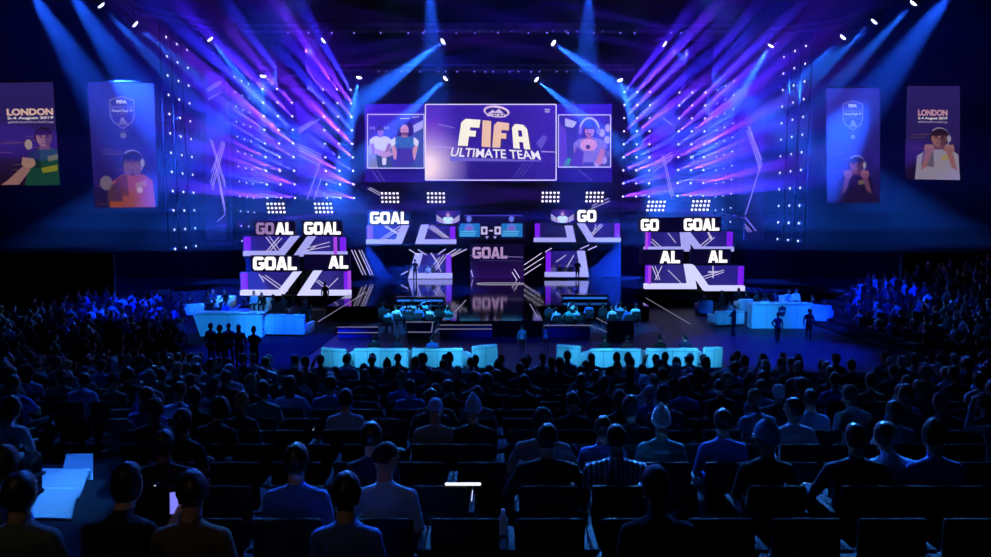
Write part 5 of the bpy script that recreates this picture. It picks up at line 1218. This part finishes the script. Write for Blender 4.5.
print('PEOPLE', people_n, 'SEATS', seats_n, 'CROWD', len(crowd_parts) // 2)
# blue lit steps of the aisle
step_m = mat('step_grey', (.55, .56, .60), .7)
for k, (d0, d1, pl0, pr0, pl1, pr1, lab) in enumerate(((10.44, 9.3, 66, 93, 60, 93, 'furthest and shortest of the three blue lit aisle steps'), (9.4, 8.2, 42, 90, 35, 76, 'middle one of the three blue lit aisle steps'), (8.3, 7.45, 37, 77, 27, 70, 'nearest of the three blue lit aisle steps'))):
    z = zf((9.8, 8.72, 7.5)[k]) + .05
    def gx(px, d): return (px - CXP) / 700 * (d * CP + (CAMH - z) * SP)
    b = MB(); P = [Vector((gx(pl1, d1), d1, z)), Vector((gx(pr1, d1), d1, z)), Vector((gx(pr0, d0), d0, z)), Vector((gx(pl0, d0), d0, z))]
    o = empty('aisle_step', (P[0] + P[2]) / 2 - Vector((0, 0, .25)), lab, 'step', 'blue lit aisle steps'); inv = Matrix.Translation(-o.location)
    b.prism(P, (0, 0, -.25)); b.build('tread', step_m, o, inv)
    b = MB(); b.prism([P[3] + Vector((0, -.03, .004)), P[2] + Vector((0, -.03, .004)), P[2] + Vector((0, .01, .004)), P[3] + Vector((0, .01, .004))], (0, 0, -.02)); b.build('edge_strip', mat('edge_strip', (.85, .85, .9), .4), o, inv)
# small things between the seats
def slab(name, P, size, rot, m_body, m_face, label, cat):
    o = empty(name, P, label, cat); o.rotation_euler = rot; w, h, t = size
    b = MB(); b.rbox((-w / 2, -t / 2, -h / 2), (w / 2, t / 2, h / 2), min(.008, t * .4), 2); b.build('body', m_body, o)
    b = MB(); b.box((-w / 2 + .004, -t / 2 - .0012, -h / 2 + .008), (w / 2 - .004, -t / 2 - .0004, h / 2 - .008)); b.build('screen', m_face, o); return o
ph = bpy.data.objects
def xat(px, d, z): return (px - CXP) / 700 * (d * CP + (CAMH - z) * SP)
def back_top(row, px): d = ROWS[row] - .23; z = zf(ROWS[row]) + .902; return Vector((xat(px, d, z), d, z))
def arm_top(row, px):
    d = ROWS[row]; z = zf(d) + .656; x = xat(px, d, z)
    sx = min((o_.location.x + s_ * .27 for o_ in bpy.data.objects if o_.get('category') == 'seat' and abs(o_.location.y - d) < .01 for s_ in (-1, 1)), key=lambda q: abs(q - x))
    return Vector((sx, d + .05, z))
br = next(o_ for o_ in bpy.data.objects if 'glowing phone' in str(o_.get('label', '')))
slab('phone', br.location + Vector((-.235, .315, 1.035)), (.075, .15, .009), (-.3, 0, .35), blk, glow('phone_screen', lin((120, 120, 235)), 1.2), 'glowing phone held by the spectator in the brown tee', 'phone')
slab('sliver', back_top(2, 463) + Vector((0, 0, .012)), (.30, .022, .03), (0, 0, 0), glow('sliver_white', lin((250, 250, 255)), 1.0), MATS['sliver_white'], 'bright white line made by a glowing tablet lying flat on a dark seat back', 'sliver')  # glows all over, standing in for a bright line of unclear source
slab('phone', arm_top(2, 489) + Vector((0, 0, .058)), (.016, .115, .07), (0, .1, 0), blk, glow('phone_edge', lin((225, 230, 255)), 1.0), 'phone seen edge-on as a small upright white line', 'phone')
for px, row, c, lab in ((157, 2, (255, 255, 255), 'phone with a bright white point of light, lying on a seat back on the left'), (314, 5, (250, 250, 255), 'phone with a small white point of light in the sixth row'), (137, 2, (170, 180, 210), 'phone with a faint point of light left of the bright one')):
    slab('phone', back_top(row, px) + Vector((0, 0, .012)), (.018, .022, .07), (0, 0, 0), blk, glow('phone_torch%d' % px, lin(c), 1.6), lab, 'phone')
o = empty('water_bottle', arm_top(1, 480), 'clear water bottle standing on an armrest at the bottom edge', 'bottle')
b = MB(); b.tube([(0, 0, 0), (0, 0, .005), (0, 0, .12), (0, 0, .15), (0, 0, .17)], [.032, .034, .034, .016, .013], 14); b.build('bottle_body', mat('bottle_plastic', (.55, .68, .85), .12), o)
b = MB(); b.tube([(0, 0, .17), (0, 0, .188)], .0155, 12); b.build('cap', mat('bottle_cap', (.7, .75, .9), .4), o)
g = MB()
gp = at(384, 503, 4.97)
for s in (-1, 1): g.tube([gp + Vector((s * .034 + .028 * cos(t), 0, .02 * sin(t))) for t in [2 * pi * i / 16 for i in range(17)]], .003, 5, False)
g.tube([gp + Vector((-.008, 0, .006)), gp + Vector((.008, 0, .006))], .003, 5); tag(g.build('glasses', mat('glasses_white', (.9, .9, .95), .3)), 'white framed glasses resting on the black cap', 'glasses')

# ------------------------------------------------------------------ light on the people
LR = bpy.data.objects.new('house_lights', None)
bpy.data.objects.remove(LR)
def hall_spot(name, P, T, rgb, power, ang, blend=.6, rad=.15):
    P, T = Vector(P), Vector(T); l = bpy.data.lights.new(name, 'SPOT'); l.energy = power; l.color = rgb; l.spot_size = R(ang); l.spot_blend = blend; l.shadow_soft_size = rad
    o = bpy.data.objects.new(name, l); COL.objects.link(o); o.location = P; o.rotation_euler = (T - P).to_track_quat('-Z', 'Y').to_euler(); return o
CY = (.05, .55, 1.0); BL_ = (.02, .13, 1.0)
def atfloor(px, Y, z=.5): return (X(px, Y, z), Y, z)
for px in (338, 380, 437, 480): hall_spot('sofa_light', (X(px, 20) * .9, 13, 19), atfloor(px, 27), (.04, .48, 1.0), 21000, 10)
for px in (573, 615, 672, 712): hall_spot('sofa_light', (X(px, 20) * .9, 13, 19), atfloor(px, 27), (.04, .48, 1.0), 21000, 10)
for px, Y in ((228, 34.5), (287, 35)): hall_spot('counter_light', (X(px, 24), 19, 19), atfloor(px, Y), (.012, .27, 1.0), 24000, 13)
for px, Y in ((782, 37.5), (728, 38)): hall_spot('counter_light', (X(px, 24), 20, 19), atfloor(px, Y), (.012, .27, 1.0), 24000, 13)
for px, Y in ((225, 42), (270, 42), (740, 43), (795, 43)): hall_spot('lounge_light', (X(px, 36), 30, 20), atfloor(px, Y), (.03, .36, 1.0), 22000, 14)
for px, Y in ((400, 37), (430, 37), (568, 37), (622, 37)): hall_spot('pit_light', (X(px, 28), 27, 19), atfloor(px, Y), (.04, .42, 1.0), 48000, 12)
for px, Y in ((285, 31), (770, 31), (160, 38), (840, 40), (520, 31)): hall_spot('floor_light', (X(px, 30), 27, 20), atfloor(px, Y, 0), (.0, .03, 1.0), 80000 if px != 520 else 14000, 26)
hall_spot('gap_fill', (X(530, 24), 20, 19), atfloor(527, 30.3, .7), CY, 9000, 6)  # unseen spot added to brighten the person standing in the gap
for x, e in ((-16, 1.0), (-8, .8), (0, .9), (8, 1.0), (16, 1.0)): hall_spot('audience_light', (x, 31, 20), (x * .55, 9.5, 3), (.025, .17, 1.0), 9500 * e, 42, .9, .4)
for px, d, e in ((617, 5.9, 2.8), (662, 6.8, 3.2), (725, 6.8, 1.1), (90, 9.6, 2.2), (300, 5.0, 1.3), (384, 5.0, 1.8), (548, 5.9, .8), (860, 5.9, 1.8), (930, 5.9, 1.8), (800, 8.2, 2.2), (265, 15, 2.0), (440, 7.8, 1.2), (340, 10, 1.3), (150, 14, 1.5), (560, 12, 1.2), (880, 12, 1.3), (700, 14, 1.4)):
    hall_spot('rim_fill', ((px - CXP) / 700 * 22, 34, 21), ((px - CXP) / 700 * d, d, zf(d) + 1.1), (.05, .34, 1.0), 26000 * e, 2.6 + d * .12, .8, .3)  # unseen narrow spots added for brighter blue rims on chosen spectators
for x, y in ((-22, 28), (24, 30)): hall_spot('stand_light', (x * .5, 46, 21), (x, y, 1), (.02, .22, 1.0), 26000, 30, .8, .3)
hall_spot('aisle_light', (-9, 20, 18), (-5.6, 9.3, 2.4), (.02, .20, 1.0), 9000, 8, .3, .2)
hall_spot('house_light', (-3, -3, 12), (-2.4, 4.2, 4.2), (1.0, .75, .5), 90, 32, .8, .4)
